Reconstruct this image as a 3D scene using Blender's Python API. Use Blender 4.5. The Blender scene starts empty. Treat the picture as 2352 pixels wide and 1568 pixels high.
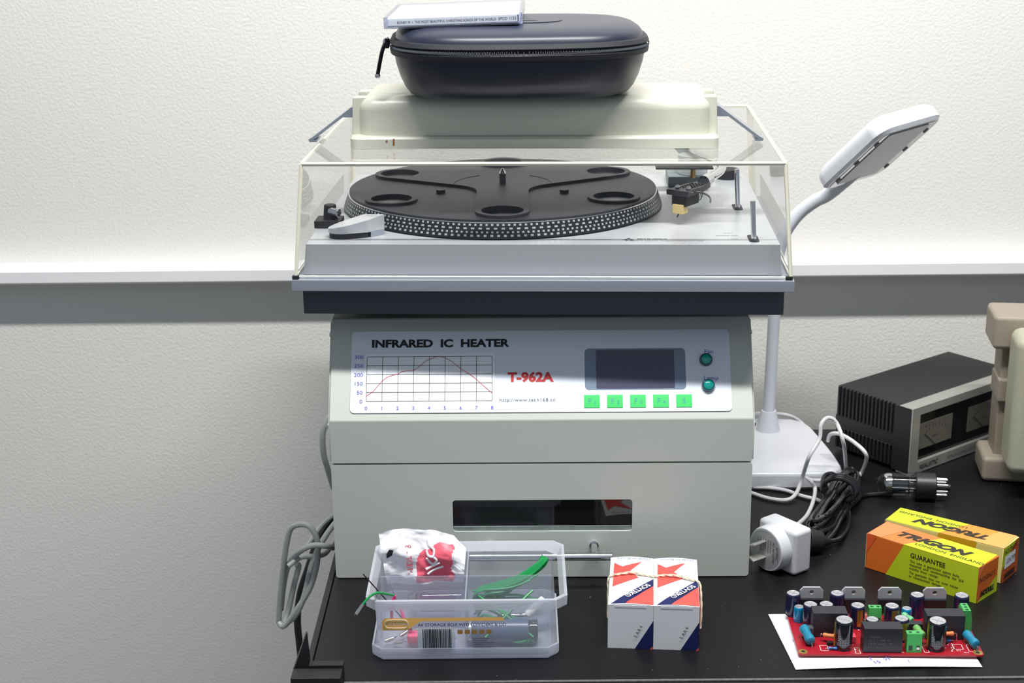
import bpy, bmesh, math, random
from mathutils import Vector, Matrix, Quaternion
random.seed(7)
PI = math.pi
SC = bpy.context.scene
COL = SC.collection

# ------------------------------------------------------------------ camera
CF, CPITCH, CYAW, CROLL, CH = 3580.74, 0.29855, -0.00445, -0.01078, 0.65731
_cy, _sy, _cp, _sp = math.cos(CYAW), math.sin(CYAW), math.cos(CPITCH), math.sin(CPITCH)
FWD = Vector((_sy*_cp, _cy*_cp, -_sp)); _r = Vector((_cy, -_sy, 0)); _u = _r.cross(FWD)
RIGHT = _r*math.cos(CROLL) + _u*math.sin(CROLL); UP = -_r*math.sin(CROLL) + _u*math.cos(CROLL)
CAMLOC = Vector((0, 0, CH))
cd = bpy.data.cameras.new('camera'); cam = bpy.data.objects.new('camera', cd); COL.objects.link(cam)
cd.sensor_width = 36.0; cd.lens = CF/2352*36; cd.clip_start = 0.05; cd.clip_end = 50
cam.matrix_world = Matrix(((RIGHT.x, UP.x, -FWD.x, 0), (RIGHT.y, UP.y, -FWD.y, 0), (RIGHT.z, UP.z, -FWD.z, CH), (0, 0, 0, 1)))
cd.dof.use_dof = True; cd.dof.focus_distance = 1.42; cd.dof.aperture_fstop = 13
SC.camera = cam
# ------------------------------------------------------------------ world, lights, exposure
w = bpy.data.worlds.new('world'); SC.world = w; w.use_nodes = True
w.node_tree.nodes['Background'].inputs[0].default_value = (0.76, 0.87, 1.0, 1)
w.node_tree.nodes['Background'].inputs[1].default_value = 0.31
def area(name, loc, target, sx, sy, power, col):
    l = bpy.data.lights.new(name, 'AREA'); l.shape = 'RECTANGLE'; l.size = sx; l.size_y = sy; l.energy = power; l.color = col
    o = bpy.data.objects.new(name, l); COL.objects.link(o); o.location = loc
    o.rotation_euler = (Vector(target)-Vector(loc)).to_track_quat('-Z', 'Y').to_euler()
    return o
area('ceiling_tube_light', (0.18, 0.98, 1.75), (0.18, 1.50, 0.0), 1.4, 0.07, 50, (1.0, 0.985, 0.95))
area('front_fill_light', (0.2, -0.9, 1.95), (0.2, 1.5, 0.3), 1.6, 0.5, 1.5, (0.9, 0.95, 1.0))  # added fill light for the front faces, not a known fixture
vs = SC.view_settings
vs.view_transform = 'Standard'; vs.look = 'None'; vs.gamma = 1; vs.use_curve_mapping = False; vs.exposure = 0.0
SC.cycles.max_bounces = 16; SC.cycles.transparent_max_bounces = 32

def P(px, py, z=None, y=None):
    """point of the scene seen at a photograph pixel, on the height z or the depth y"""
    d = FWD + RIGHT*((px-1176)/CF) - UP*((py-784)/CF)
    t = (z-CH)/d.z if z is not None else y/d.y
    return CAMLOC + d*t

# ------------------------------------------------------------------ materials
def lin(c):
    return tuple(((v/255)/12.92 if v/255 <= .04045 else ((v/255+.055)/1.055)**2.4) for v in c) + (1,)
MATS = {}
def mat(name, rgb, rough=.5, metal=0, bump=0, bscale=400, vary=0, vscale=30, coat=0, spec=.5, emit=None, speck=None, aniso=0, bdet=3):
    if name in MATS: return MATS[name]
    m = bpy.data.materials.new(name); m.use_nodes = True; nt = m.node_tree; b = nt.nodes['Principled BSDF']
    c = lin(rgb); b.inputs['Base Color'].default_value = c
    b.inputs['Roughness'].default_value = rough; b.inputs['Metallic'].default_value = metal
    b.inputs['Coat Weight'].default_value = coat; b.inputs['Specular IOR Level'].default_value = spec
    if aniso: b.inputs['Anisotropic'].default_value = aniso
    geo = nt.nodes.new('ShaderNodeNewGeometry')
    if vary:
        n = nt.nodes.new('ShaderNodeTexNoise'); n.inputs['Scale'].default_value = vscale; n.inputs['Detail'].default_value = 4
        nt.links.new(geo.outputs['Position'], n.inputs['Vector'])
        mx = nt.nodes.new('ShaderNodeMix'); mx.data_type = 'RGBA'
        mx.inputs[6].default_value = tuple(max(0, v*(1-vary)) for v in c[:3])+(1,); mx.inputs[7].default_value = tuple(min(1, v*(1+vary)) for v in c[:3])+(1,)
        nt.links.new(n.outputs['Fac'], mx.inputs[0]); nt.links.new(mx.outputs[2], b.inputs['Base Color'])
        last = mx.outputs[2]
    else: last = None
    if speck:
        v = nt.nodes.new('ShaderNodeTexVoronoi'); v.inputs['Scale'].default_value = speck[0]
        nt.links.new(geo.outputs['Position'], v.inputs['Vector'])
        sz = nt.nodes.new('ShaderNodeMath'); sz.operation = 'LESS_THAN'; sz.inputs[1].default_value = speck[1]; nt.links.new(v.outputs['Distance'], sz.inputs[0])
        sp = nt.nodes.new('ShaderNodeSeparateColor'); nt.links.new(v.outputs['Color'], sp.inputs[0])
        ch = nt.nodes.new('ShaderNodeMath'); ch.operation = 'LESS_THAN'; ch.inputs[1].default_value = speck[3]; nt.links.new(sp.outputs[0], ch.inputs[0])
        mu = nt.nodes.new('ShaderNodeMath'); mu.operation = 'MULTIPLY'; nt.links.new(sz.outputs[0], mu.inputs[0]); nt.links.new(ch.outputs[0], mu.inputs[1])
        mx2 = nt.nodes.new('ShaderNodeMix'); mx2.data_type = 'RGBA'; mx2.inputs[6].default_value = c; mx2.inputs[7].default_value = lin(speck[2])
        if last: nt.links.new(last, mx2.inputs[6])
        nt.links.new(mu.outputs[0], mx2.inputs[0]); nt.links.new(mx2.outputs[2], b.inputs['Base Color'])
    if bump:
        n = nt.nodes.new('ShaderNodeTexNoise'); n.inputs['Scale'].default_value = bscale; n.inputs['Detail'].default_value = bdet
        nt.links.new(geo.outputs['Position'], n.inputs['Vector'])
        bp = nt.nodes.new('ShaderNodeBump'); bp.inputs['Strength'].default_value = 1.0; bp.inputs['Distance'].default_value = bump
        nt.links.new(n.outputs['Fac'], bp.inputs['Height']); nt.links.new(bp.outputs[0], b.inputs['Normal'])
    if emit:
        b.inputs['Emission Color'].default_value = lin(emit[0]); b.inputs['Emission Strength'].default_value = emit[1]
    MATS[name] = m; return m
def clear(name, tint=(255, 255, 255), ior=1.49, rough=0.0, body=0.0, bodyrgb=(255, 255, 255)):
    """thin clear sheet: see-through, Fresnel shine, optional milky body"""
    if name in MATS: return MATS[name]
    m = bpy.data.materials.new(name); m.use_nodes = True; nt = m.node_tree; nt.nodes.clear()
    out = nt.nodes.new('ShaderNodeOutputMaterial'); tr = nt.nodes.new('ShaderNodeBsdfTransparent'); tr.inputs[0].default_value = lin(tint)
    gl = nt.nodes.new('ShaderNodeBsdfGlossy'); gl.inputs['Roughness'].default_value = rough
    geo = nt.nodes.new('ShaderNodeNewGeometry'); dp = nt.nodes.new('ShaderNodeVectorMath'); dp.operation = 'DOT_PRODUCT'
    nt.links.new(geo.outputs['Incoming'], dp.inputs[0]); nt.links.new(geo.outputs['Normal'], dp.inputs[1])
    def mth(op, a, b=None):
        n = nt.nodes.new('ShaderNodeMath'); n.operation = op; nt.links.new(a, n.inputs[0])
        if b is not None: n.inputs[1].default_value = b
        return n.outputs[0]
    f0 = ((ior-1)/(ior+1))**2; ab = mth('ABSOLUTE', dp.outputs['Value']); om = mth('MULTIPLY_ADD', ab, -1.0); om.node.inputs[2].default_value = 1.0
    pw = mth('POWER', om, 5.0); fr = mth('MULTIPLY_ADD', pw, 1-f0); fr.node.inputs[2].default_value = f0; fr = fr.node
    last = tr.outputs[0]
    if body:
        df = nt.nodes.new('ShaderNodeBsdfDiffuse'); df.inputs[0].default_value = lin(bodyrgb)
        tl = nt.nodes.new('ShaderNodeBsdfTranslucent'); tl.inputs[0].default_value = lin(bodyrgb)
        ms = nt.nodes.new('ShaderNodeMixShader'); ms.inputs[0].default_value = .5; nt.links.new(df.outputs[0], ms.inputs[1]); nt.links.new(tl.outputs[0], ms.inputs[2])
        mb = nt.nodes.new('ShaderNodeMixShader'); mb.inputs[0].default_value = body; nt.links.new(last, mb.inputs[1]); nt.links.new(ms.outputs[0], mb.inputs[2]); last = mb.outputs[0]
    mx = nt.nodes.new('ShaderNodeMixShader'); nt.links.new(fr.outputs[0], mx.inputs[0]); nt.links.new(last, mx.inputs[1]); nt.links.new(gl.outputs[0], mx.inputs[2])
    nt.links.new(mx.outputs[0], out.inputs[0]); MATS[name] = m; return m

BLACK = mat('black ink', (26, 26, 32), .6)
# ------------------------------------------------------------------ mesh builder
def frame(o, x, y):
    x = Vector(x).normalized(); y = Vector(y); z = x.cross(y).normalized(); y = z.cross(x)
    return Matrix(((x.x, y.x, z.x, o[0]), (x.y, y.y, z.y, o[1]), (x.z, y.z, z.z, o[2]), (0, 0, 0, 1)))
def catmull(pts, n=8, closed=False):
    pts = [Vector(p) for p in pts]; out = []; N = len(pts)
    rng = range(N if closed else N-1)
    for i in rng:
        g = (lambda k: pts[k % N]) if closed else (lambda k: pts[max(0, min(N-1, k))])
        p0, p1, p2, p3 = g(i-1), g(i), g(i+1), g(i+2)
        for j in range(n):
            t = j/n
            out.append(.5*((2*p1)+(-p0+p2)*t+(2*p0-5*p1+4*p2-p3)*t*t+(-p0+3*p1-3*p2+p3)*t**3))
    if not closed: out.append(pts[-1])
    return out
def rrect(x0, x1, y0, y1, r, n=5, rs=None):
    rs = rs or (r, r, r, r); out = []
    for (cx, cy, a), q in zip(((x1, y0, -90), (x1, y1, 0), (x0, y1, 90), (x0, y0, 180)), rs):
        sx = -1 if cx == x1 else 1; sy = -1 if cy == y1 else 1
        for k in range(n+1):
            t = math.radians(a+90*k/n); out.append((cx+sx*q+q*math.cos(t), cy+sy*q+q*math.sin(t)))
    return out
class MB:
    def __init__(s): s.v = []; s.f = []; s.fm = []; s.mats = []
    def mi(s, m):
        if m not in s.mats: s.mats.append(m)
        return s.mats.index(m)
    def add(s, vs, fs, m, M=None):
        o = len(s.v); k = s.mi(m)
        for v in vs:
            v = Vector(v); s.v.append(M @ v if M else v)
        for f in fs: s.f.append([i+o for i in f]); s.fm.append(k)
        return s
    def bmadd(s, bm, m, M=None):
        bm.verts.index_update(); s.add([v.co.copy() for v in bm.verts], [[v.index for v in f.verts] for f in bm.faces], m, M); bm.free(); return s
    def hexa(s, p, m, bev=0, seg=2, M=None):
        """p: 4 lower corners counter-clockwise then 4 upper ones"""
        bm = bmesh.new(); vs = [bm.verts.new(q) for q in p]
        for f in ((3, 2, 1, 0), (4, 5, 6, 7), (0, 1, 5, 4), (1, 2, 6, 5), (2, 3, 7, 6), (3, 0, 4, 7)): bm.faces.new([vs[i] for i in f])
        if bev: bmesh.ops.bevel(bm, geom=list(bm.edges), offset=bev, segments=seg, profile=.5, affect='EDGES')
        return s.bmadd(bm, m, M)
    def box(s, x0, x1, y0, y1, z0, z1, m, bev=0, seg=2, M=None):
        return s.hexa([(x0, y0, z0), (x1, y0, z0), (x1, y1, z0), (x0, y1, z0), (x0, y0, z1), (x1, y0, z1), (x1, y1, z1), (x0, y1, z1)], m, bev, seg, M)
    def loft(s, rings, m, M=None, cap0=True, cap1=True, closed=True):
        n = len(rings[0]); vs = [p for r in rings for p in r]; fs = []
        for i in range(len(rings)-1):
            for j in range(n if closed else n-1):
                a, b = i*n+j, i*n+(j+1) % n; fs.append([a, b, b+n, a+n])
        if cap0: fs.append(list(range(n))[::-1])
        if cap1: fs.append([(len(rings)-1)*n+j for j in range(n)])
        return s.add(vs, fs, m, M)
    def prism(s, poly, z0, z1, m, M=None, bev=0, top=None):
        top = top or (lambda x, y: z1)
        if bev:
            cx = sum(p[0] for p in poly)/len(poly); cy = sum(p[1] for p in poly)/len(poly)
            def ins(d):
                o = []; N = len(poly)
                for i in range(N):
                    a = Vector(poly[i-1]); b = Vector(poly[i]); c = Vector(poly[(i+1) % N])
                    e1 = (b-a); e2 = (c-b)
                    if e1.length < 1e-9: e1 = e2
                    if e2.length < 1e-9: e2 = e1
                    e1.normalize(); e2.normalize(); n1 = Vector((-e1.y, e1.x)); n2 = Vector((-e2.y, e2.x)); n = n1+n2
                    n = n/max(.3, n.dot(n)/2)if n.length > 1e-6 else n1
                    o.append(b+n*d)
                return o
            i1 = ins(bev*.3); i2 = ins(bev)
            R = [[(p[0], p[1], z0+bev*.6) for p in poly]] if False else []
            rings = [[(p.x, p.y, z0) for p in ins(bev*.4)], [(p[0], p[1], z0+bev*.5) for p in poly], [(p[0], p[1], top(*p)-bev) for p in poly],
                     [(p.x, p.y, top(p.x, p.y)-bev*.3) for p in i1], [(p.x, p.y, top(p.x, p.y)) for p in i2]]
            return s.loft(rings, m, M)
        return s.loft([[(x, y, z0) for x, y in poly], [(x, y, top(x, y)) for x, y in poly]], m, M)
    def flat(s, poly, z, m, M=None):
        return s.add([(x, y, z) for x, y in poly], [list(range(len(poly)))], m, M)
    def holed(s, outer, holes, z0, z1, m, M=None):
        bm = bmesh.new(); edges = []; loops = [outer]+holes
        for lp in loops:
            vs = [bm.verts.new((x, y, z1)) for x, y in lp]
            edges += [bm.edges.new((vs[i], vs[(i+1) % len(vs)])) for i in range(len(vs))]
        bmesh.ops.triangle_fill(bm, use_beauty=True, edges=edges)
        for f in bm.faces:
            f.normal_update()
            if f.normal.z < 0: f.normal_flip()
        s.bmadd(bm, m, M)
        for k, lp in enumerate(loops):
            n = len(lp); vs = [(x, y, z0) for x, y in lp]+[(x, y, z1) for x, y in lp]
            s.add(vs, [[i, (i+1) % n, (i+1) % n+n, i+n] if k == 0 else [(i+1) % n, i, i+n, (i+1) % n+n] for i in range(n)], m, M)
        return s
    def lathe(s, prof, m, M=None, n=32, cap0=True, cap1=True):
        return s.loft([[(r*math.cos(2*PI*k/n), r*math.sin(2*PI*k/n), z) for k in range(n)] for r, z in prof], m, M, cap0, cap1)
    def cyl(s, p0, p1, r, m, r1=None, n=20, bev=0):
        p0 = Vector(p0); p1 = Vector(p1); d = p1-p0; L = d.length
        M = Matrix.Translation(p0) @ d.to_track_quat('Z', 'Y').to_matrix().to_4x4()
        r1 = r if r1 is None else r1
        if bev: pr = [(r-bev, 0), (r-bev*.3, bev*.3), (r, bev), (r1, L-bev), (r1-bev*.3, L-bev*.3), (r1-bev, L)]
        else: pr = [(r, 0), (r1, L)]
        return s.lathe(pr, m, M, n)
    def tube(s, pts, r, m, n=8, smooth=8, closed=False):
        pts = catmull(pts, smooth, closed) if smooth else [Vector(p) for p in pts]
        N = len(pts); t0 = (pts[1]-pts[0]).normalized()
        nrm = t0.orthogonal().normalized(); rings = []
        rr = r if callable(r) else (lambda t: r)
        for i, p in enumerate(pts):
            a = pts[i-1] if (i or closed) else p; b = pts[(i+1) % N] if (i < N-1 or closed) else p
            t = (b-a).normalized(); nrm = (nrm-t*nrm.dot(t)).normalized(); bn = t.cross(nrm); q = rr(i/(N-1))
            rings.append([p+nrm*q*math.cos(2*PI*k/n)+bn*q*math.sin(2*PI*k/n) for k in range(n)])
        if closed: rings.append(rings[0]); return s.loft(rings, m, None, False, False)
        return s.loft(rings, m)
    def sphere(s, c, r, m, sc=(1, 1, 1), n=16):
        bm = bmesh.new(); bmesh.ops.create_uvsphere(bm, u_segments=n, v_segments=n//2+2, radius=r)
        return s.bmadd(bm, m, Matrix.Translation(c) @ Matrix.Diagonal((*sc, 1)))
    def text(s, txt, h, M, m, bold=0, shear=0, sx=1, align='LEFT', gap=1, lift=.00015):
        cu = bpy.data.curves.new('t', 'FONT'); cu.body = txt; cu.size = 1; cu.offset = bold; cu.shear = shear; cu.align_x = align; cu.space_character = gap
        cu.resolution_u = 3; o = bpy.data.objects.new('t', cu); COL.objects.link(o)
        dg = bpy.context.evaluated_depsgraph_get(); me = o.evaluated_get(dg).to_mesh()
        k = h/.72
        s.add([(v.co.x*k*sx, v.co.y*k, lift) for v in me.vertices], [list(p.vertices) for p in me.polygons], m, M)
        o.evaluated_get(dg).to_mesh_clear(); bpy.data.objects.remove(o); bpy.data.curves.remove(cu); return s
    def build(s, name, parent=None, ang=35, fix=False):
        me = bpy.data.meshes.new(name); me.from_pydata([tuple(v) for v in s.v], [], s.f)
        for m in s.mats: me.materials.append(m)
        me.polygons.foreach_set('material_index', s.fm); me.polygons.foreach_set('use_smooth', [True]*len(s.f)); me.update()
        if fix:
            bm = bmesh.new(); bm.from_mesh(me); bmesh.ops.recalc_face_normals(bm, faces=bm.faces); bm.to_mesh(me); bm.free()
        me.set_sharp_from_angle(angle=math.radians(ang))
        o = bpy.data.objects.new(name, me); COL.objects.link(o)
        wn = o.modifiers.new('weighted_normals', 'WEIGHTED_NORMAL'); wn.keep_sharp = True; wn.weight = 80
        if parent: o.parent = parent
        return o
def thing(name, label, cat, loc=(0, 0, 0), rz=0, group=None, scale=1):
    o = bpy.data.objects.new(name, None); COL.objects.link(o); o.empty_display_size = .02
    o.location = loc; o.rotation_euler = (0, 0, rz); o.scale = (scale,)*3
    return tag(o, label, cat, group)
def tag(o, label, cat, group=None):
    o['label'] = label; o['category'] = cat
    if group: o['group'] = group
    return o
def lab(o, label): o['label'] = label; return o
def circ(cx, cy, r, n=32, a0=0): return [(cx+r*math.cos(a0+2*PI*k/n), cy+r*math.sin(a0+2*PI*k/n)) for k in range(n)]

# ================================================================== setting
WY = 1.86
wallm = mat('wall plaster', (228, 226, 221), .8, bump=.0007, bscale=300, bdet=5)
o = MB().add([(-3, WY, -.75), (3, WY, -.75), (3, WY, 2.2), (-3, WY, 2.2)], [[0, 1, 2, 3]], wallm).build('wall_back'); o['kind'] = 'structure'
o = MB().add([(-3, -2, -.75), (3, -2, -.75), (3, WY, -.75), (-3, WY, -.75)], [[0, 1, 2, 3]], mat('floor vinyl', (120, 118, 115), .5, vary=.1)).build('floor'); o['kind'] = 'structure'
trimm = mat('white painted trim', (236, 236, 238), .35)
T = MB(); TP = .034
zt = P(100, 604, y=WY).z; zb = P(100, 655, y=WY-TP).z
T.loft([[(x, WY-TP+.004, zb), (x, WY-TP, zb+.003), (x, WY-TP, zt-.003), (x, WY-TP+.003, zt), (x, WY, zt), (x, WY, zb)] for x in (-3, 3)], trimm)
o = T.build('trim_1', fix=True); o['kind'] = 'structure'

# ================================================================== desk
deskm = mat('black desk top', (18, 18, 20), .40, bump=.00006, bscale=900, spec=.22, speck=(190, .07, (150, 150, 145), .10))
deske = mat('black powder coat', (22, 23, 26), .5, bump=.0004, bscale=700)
D = thing('desk', 'black desk under all the equipment with a folded metal corner at its left end', 'desk', (0, 0, 0))
m = MB(); m.box(-.1795, 1.05, 1.168, 1.765, -.022, 0, deskm, .001); o = m.build('desktop', D); lab(o, 'smooth black top')
m = MB(); m.box(-.187, -.1815, 1.19, 1.765, -.05, -.004, deske, .0008); m.build('side_rail', D)
m = MB(); m.box(-.14, 1.05, 1.150, 1.1675, -.06, -.0012, deske, .001); m.box(-.1494, 1.05, 1.1652, 1.1682, -.0011, .0003, mat('speckled grey desk edge', (96, 96, 94), .45, bump=.0006, bscale=500, vary=.6, vscale=260), .0003); m.build('front_edge_strip', D)  # thin lighter strip, speckled grey, along the front edge
m = MB(); m.box(-.1915, -.150, 1.150, 1.1675, -.74, .0135, deske, .0007)
m.box(-.1785, -.1495, 1.1675, 1.176, .0002, .0160, deske, .0006)
m.build('corner_post', D)
m = MB()
m.add([(-.1915, 1.168, .0135), (-.1905, 1.168, .0135), (-.1815, 1.19, .036), (-.1825, 1.19, .036), (-.1915, 1.168, -.04), (-.1905, 1.168, -.04), (-.1815, 1.19, -.04), (-.1825, 1.19, -.04)],
      [[0, 1, 2, 3], [0, 4, 5, 1], [1, 5, 6, 2], [3, 2, 6, 7], [0, 3, 7, 4], [4, 7, 6, 5]], deske)
m.add([(-.1825, 1.19, .036), (-.1815, 1.19, .036), (-.1806, 1.193, .012), (-.1816, 1.193, .012), (-.1825, 1.19, -.04), (-.1815, 1.19, -.04), (-.1806, 1.193, -.04), (-.1816, 1.193, -.04)],
      [[0, 1, 2, 3], [0, 4, 5, 1], [1, 5, 6, 2], [3, 2, 6, 7], [0, 3, 7, 4], [4, 7, 6, 5]], deske)
m.build('corner_fin', D)
for x, y in ((-.17, 1.74), (1.03, 1.16), (1.03, 1.74)):
    MB().box(x-.012, x+.012, y-.012, y+.012, -.748, -.022, deske, .001).build('leg', D)

# ================================================================== oven
OL = Vector((-.17751, 1.36551, 0)); OR_ = -.00926
paint = mat('grey beige powder paint', (192, 197, 190), .38, bump=.00004, bscale=1200)
steel = mat('chrome', (225, 225, 228), .12, 1)
darkg = mat('dark glass', (18, 20, 22), .05, spec=.6)
OW = .3955; OD = .27; YB = .055; ZS = .161; ZT = .2447
O = thing('reflow_oven', 'large grey-beige metal oven with sloping control panel under the record player', 'oven', OL, OR_)
m = MB()
prof = [(.004, .1185), (0, .119), (0, .160), (.0012, .1618), (YB-.001, ZT-.0015), (YB+.002, ZT), (OD, ZT), (OD, .008), (.012, .008), (.012, .1185)]
m.loft([[(x, y, z) for y, z in prof] for x in (.0008, OW-.0008)], paint)
m.build('housing', O, fix=True)
for sx in (0, 1):
    m = MB(); x0, x1 = ((-.0012, .0006) if sx == 0 else (OW-.0006, OW+.0012))
    pr2 = [(.0035, .1195), (.0035, .158), (YB-.001, ZT-.004), (OD-.002, ZT-.004), (OD-.002, .009), (.03, .009), (.03, .1195)]
    m.loft([[(x, y, z) for y, z in pr2] for x in (x0, x1)], paint); sp_ = m.build('side_panel', O, fix=True)
    for (y, z) in ((.02, .131), (.012, .152), (.058, .228), (.14, .2), (.2, .03)):
        xs = x0-.0012 if sx == 0 else x1+.0012
        MB().sphere((xs, y, z), .0028, steel, (.5, 1, 1), 12).build('screw', sp_)
# drawer front
m = MB(); W0, W1, V0, V1 = .1135, .2836, .0486, .0809
Mf = frame((0, 0, 0), (1, 0, 0), (0, 0, 1))
m.holed(rrect(0, OW, .0012, .1172, .003), [rrect(W0, W1, V0, V1, .003)], -.010, 0, paint, Mf)
dr = m.build('drawer_front', O)
m = MB(); m.box(W0-.004, W1+.004, .003, .0045, V0-.004, V1+.004, darkg); m.box(W0-.002, W1+.002, .0018, .0032, V0-.002, V0+.0045, mat('grey window gasket', (120, 132, 130), .8, vary=.5, vscale=90)); lab(m.build('window', dr), 'dark glass window with grey seal')
m = MB()
m.cyl((.130, -.027, .0345), (.2636, -.027, .0345), .0037, steel, n=20, bev=.0006)
for x in (.148, .2475): m.cyl((x, 0, .0345), (x, -.027, .0345), .0032, steel, n=16); m.cyl((x, .0, .0345), (x, -.002, .0345), .0043, steel, n=16)
m.build('handle', dr)
# slope frame: u along x, v up the slope
SD = Vector((0, YB, ZT-ZS)); SL = SD.length
Ms = frame((0, 0, ZS), (1, 0, 0), SD)
kx = lambda v: 1.0
cp = mat('control panel film', (222, 229, 240), .28, coat=.3)
cpl = mat('graph film', (240, 244, 250), .3)
grid = mat('graph line', (60, 62, 68), .5); red = mat('red print', (196, 40, 44), .5); blue = mat('violet print', (92, 92, 190), .5); gry = mat('grey print', (110, 110, 118), .5)
m = MB()
m.prism(rrect(.0195, .3755, .0075, .0868, .004), 0, .0004, cp, Ms)
def on(u, v, l=.0005): return Ms @ Matrix.Translation((u, v, l))
m.text('INFRARED  IC  HEATER', .0074, on(.0383, .0712), BLACK, bold=.042, sx=1.22)
m.text('T-962A', .0087, on(.1670, .0372), red, bold=.045, sx=1.12)
m.text('http://www.tech168.cn', .0032, on(.1590, .0178), gry, sx=1.15, gap=1.1)
m.flat(rrect(.0325, .1545, .0160, .0645, .0003), .0005, cpl, Ms)
gx0, gx1, gy0, gy1 = .0345, .1522, .0187, .0618
def line(m, pts, wd, mt, l=.0007):
    for (a, b), (c, d) in zip(pts, pts[1:]):
        L = math.hypot(c-a, d-b) or 1e-6; nx, ny = -(d-b)/L*wd/2, (c-a)/L*wd/2
        m.add([(a+nx, b+ny, l), (a-nx, b-ny, l), (c-nx, d-ny, l), (c+nx, d+ny, l)], [[0, 1, 2, 3]], mt, Ms)
for i in range(9): x = gx0+(gx1-gx0)*i/8; line(m, [(x, gy0), (x, gy1)], .00045, grid)
for i in range(6): y = gy0+(gy1-gy0)*i/5; line(m, [(gx0, y), (gx1, y)], .00045, grid)
cv = [(0, .6), (.4, 1.05), (.75, 1.8), (1, 2.3), (1.3, 2.7), (1.7, 2.95), (2.0, 3.05), (2.2, 3.3), (2.5, 3.4), (2.9, 3.4), (3.1, 3.55), (3.5, 4.1), (3.8, 4.55), (4.1, 4.75), (4.4, 4.97), (4.7, 4.97), (5.0, 4.85), (5.4, 4.45), (6, 3.6), (6.6, 2.95), (7, 2.4), (7.5, 1.6), (7.9, 1.0), (8, .85)]
line(m, [(gx0+(gx1-gx0)*a/8, gy0+(gy1-gy0)*b/5) for a, b in cv], .0004, red, .0009)
for i, t in enumerate(('0', '50', '150', '200', '250', '300')): m.text(t, .0036, on(gx0-.0035, gy0-.0018+(gy1-gy0)*i/5), blue, align='RIGHT', sx=1.15)
for i in range(9): m.text(str(i), .0034, on(gx0+(gx1-gx0)*i/8, .0105), blue, align='CENTER', sx=1.1)
m.text('Fan', .0038, on(.3514, .0632), blue, sx=1.2); m.text('Lamp', .0038, on(.3500, .0375), blue, sx=1.2)
CPO = m.build('control_panel', O); lab(CPO, 'pale blue printed control panel')
m = MB(); m.prism(rrect(.2390, .3335, .0285, .0685, .004), .0004, .0006, mat('display surround', (118, 134, 156), .3), Ms)
m.prism(rrect(.2497, .3229, .0298, .0668, .0012), .0006, .0009, mat('display glass', (80, 80, 100), .12), Ms); lab(m.build('display', CPO), 'dark blank display in grey surround')
gb = mat('green button', (68, 205, 108), .35)
bink = mat('button print', (70, 150, 160), .5)
for i, t in enumerate(('F1', 'F2', 'F3', 'F4', 'S')):
    u = .2379+.02145*i; m = MB()
    b0 = [(u, .0114), (u+.0146, .0114), (u+.0146, .0236), (u, .0236)]; c = (u+.0073, .0175)
    ins = [(x+(c[0]-x)*.28, y+(c[1]-y)*.28) for x, y in b0]
    m.loft([[(x, y, .0004) for x, y in b0], [(x, y, .0009) for x, y in b0], [(x, y, .0011) for x, y in ins]], gb, Ms)
    m.text(t[0], .0052, on(u+.0036 if len(t) > 1 else u+.0055, .0150, .0011), bink, sx=.95)
    if len(t) > 1: m.text(t[1], .0036, on(u+.0091, .0148, .0011), bink)
    m.build('button', CPO)
teal = mat('teal lens', (0, 128, 120), .12, coat=.6, emit=((0, 150, 130), .10)); teald = mat('teal lens rim', (0, 74, 78), .12, coat=.5)
for (u, v) in ((.3527, .0568), (.3540, .0318)):
    m = MB(); Mq = on(u, v, .0004); m.lathe([(.0062, 0), (.0062, .002), (.0054, .0034), (.0044, .0038)], teald, Mq, 28, True, False); m.lathe([(.0044, .0038), (.003, .0045), (.001, .0048)], teal, Mq, 28, False)
    m.build('indicator_lamp', CPO)
for x in (.04, .355):
    for y in (.04, .23): MB().cyl((x, y, .0), (x, y, .009), .009, BLACK).build('foot', O)

# ================================================================== record player
TS = 1.03
TLOC = CAMLOC + (Vector((-.20036, 1.33169, .29592))-CAMLOC)*TS; TR = -.04527
alu = mat('brushed aluminium', (186, 189, 193), .32, .25, bump=.00002, bscale=300)
aluf = mat('painted aluminium', (158, 164, 176), .42, .35)
plinthm = mat('dark grey plinth', (66, 69, 79), .45)
rub = mat('black rubber', (24, 24, 27), .55)
matm = mat('rubber mat', (40, 41, 47), .5, bump=.00003, bscale=900)
R = thing('record_player', 'silver record player with clear lid closed, standing on the oven', 'record player', TLOC, TR, scale=TS)
W = .4415
m = MB(); m.box(0, W, 0, .358, 0, .0102, aluf, .0006); m.build('frame', R)
m = MB(); m.box(.0075, W-.0070, .0115, .35, -.0241, -.0001, plinthm, .001); lab(m.build('plinth', R), 'dark grey lower plinth')
for x in (.065, W-.065):
    for y in (.085, .30):
        m = MB(); m.lathe([(.017, -.0390), (.0215, -.0380), (.0235, -.0345), (.0255, -.030), (.0265, -.0242)], rub, Matrix.Translation((x, y, 0)), 32); m.build('foot', R)
ZD = .0385
m = MB()
m.hexa([(.0080, .018, .0103), (.4325, .018, .0103), (.4325, .3395, .0103), (.0080, .3395, .0103), (.0112, .018, ZD), (.4300, .018, ZD), (.4300, .3395, ZD), (.0112, .3395, ZD)], alu, .0006)
m.flat([(.374, .034), (.405, .034), (.405, .036), (.374, .036)], ZD+.0001, gry) if False else None
def td(u, v): return Matrix.Translation((u, v, ZD+.0001))
dk = mat('dark deck print', (70, 72, 78), .5)
for (a, b) in ((.2980, .0395), (.2955, .0345), (.3005, .0345)):
    m.add([(a, b-.0028, 0), (a+.0022, b, 0), (a, b+.0028, 0), (a-.0022, b, 0)], [[0, 1, 2, 3]], dk, Matrix.Translation((0, 0, ZD+.0002)))
m.text('MITSUBISHI', .0028, td(.3055, .0370), dk, bold=.02, sx=1.35)
m.text('DIRECT DRIVE TURNTABLE DP-300', .0022, td(.2955, .0300), dk, sx=1.45)
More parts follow.
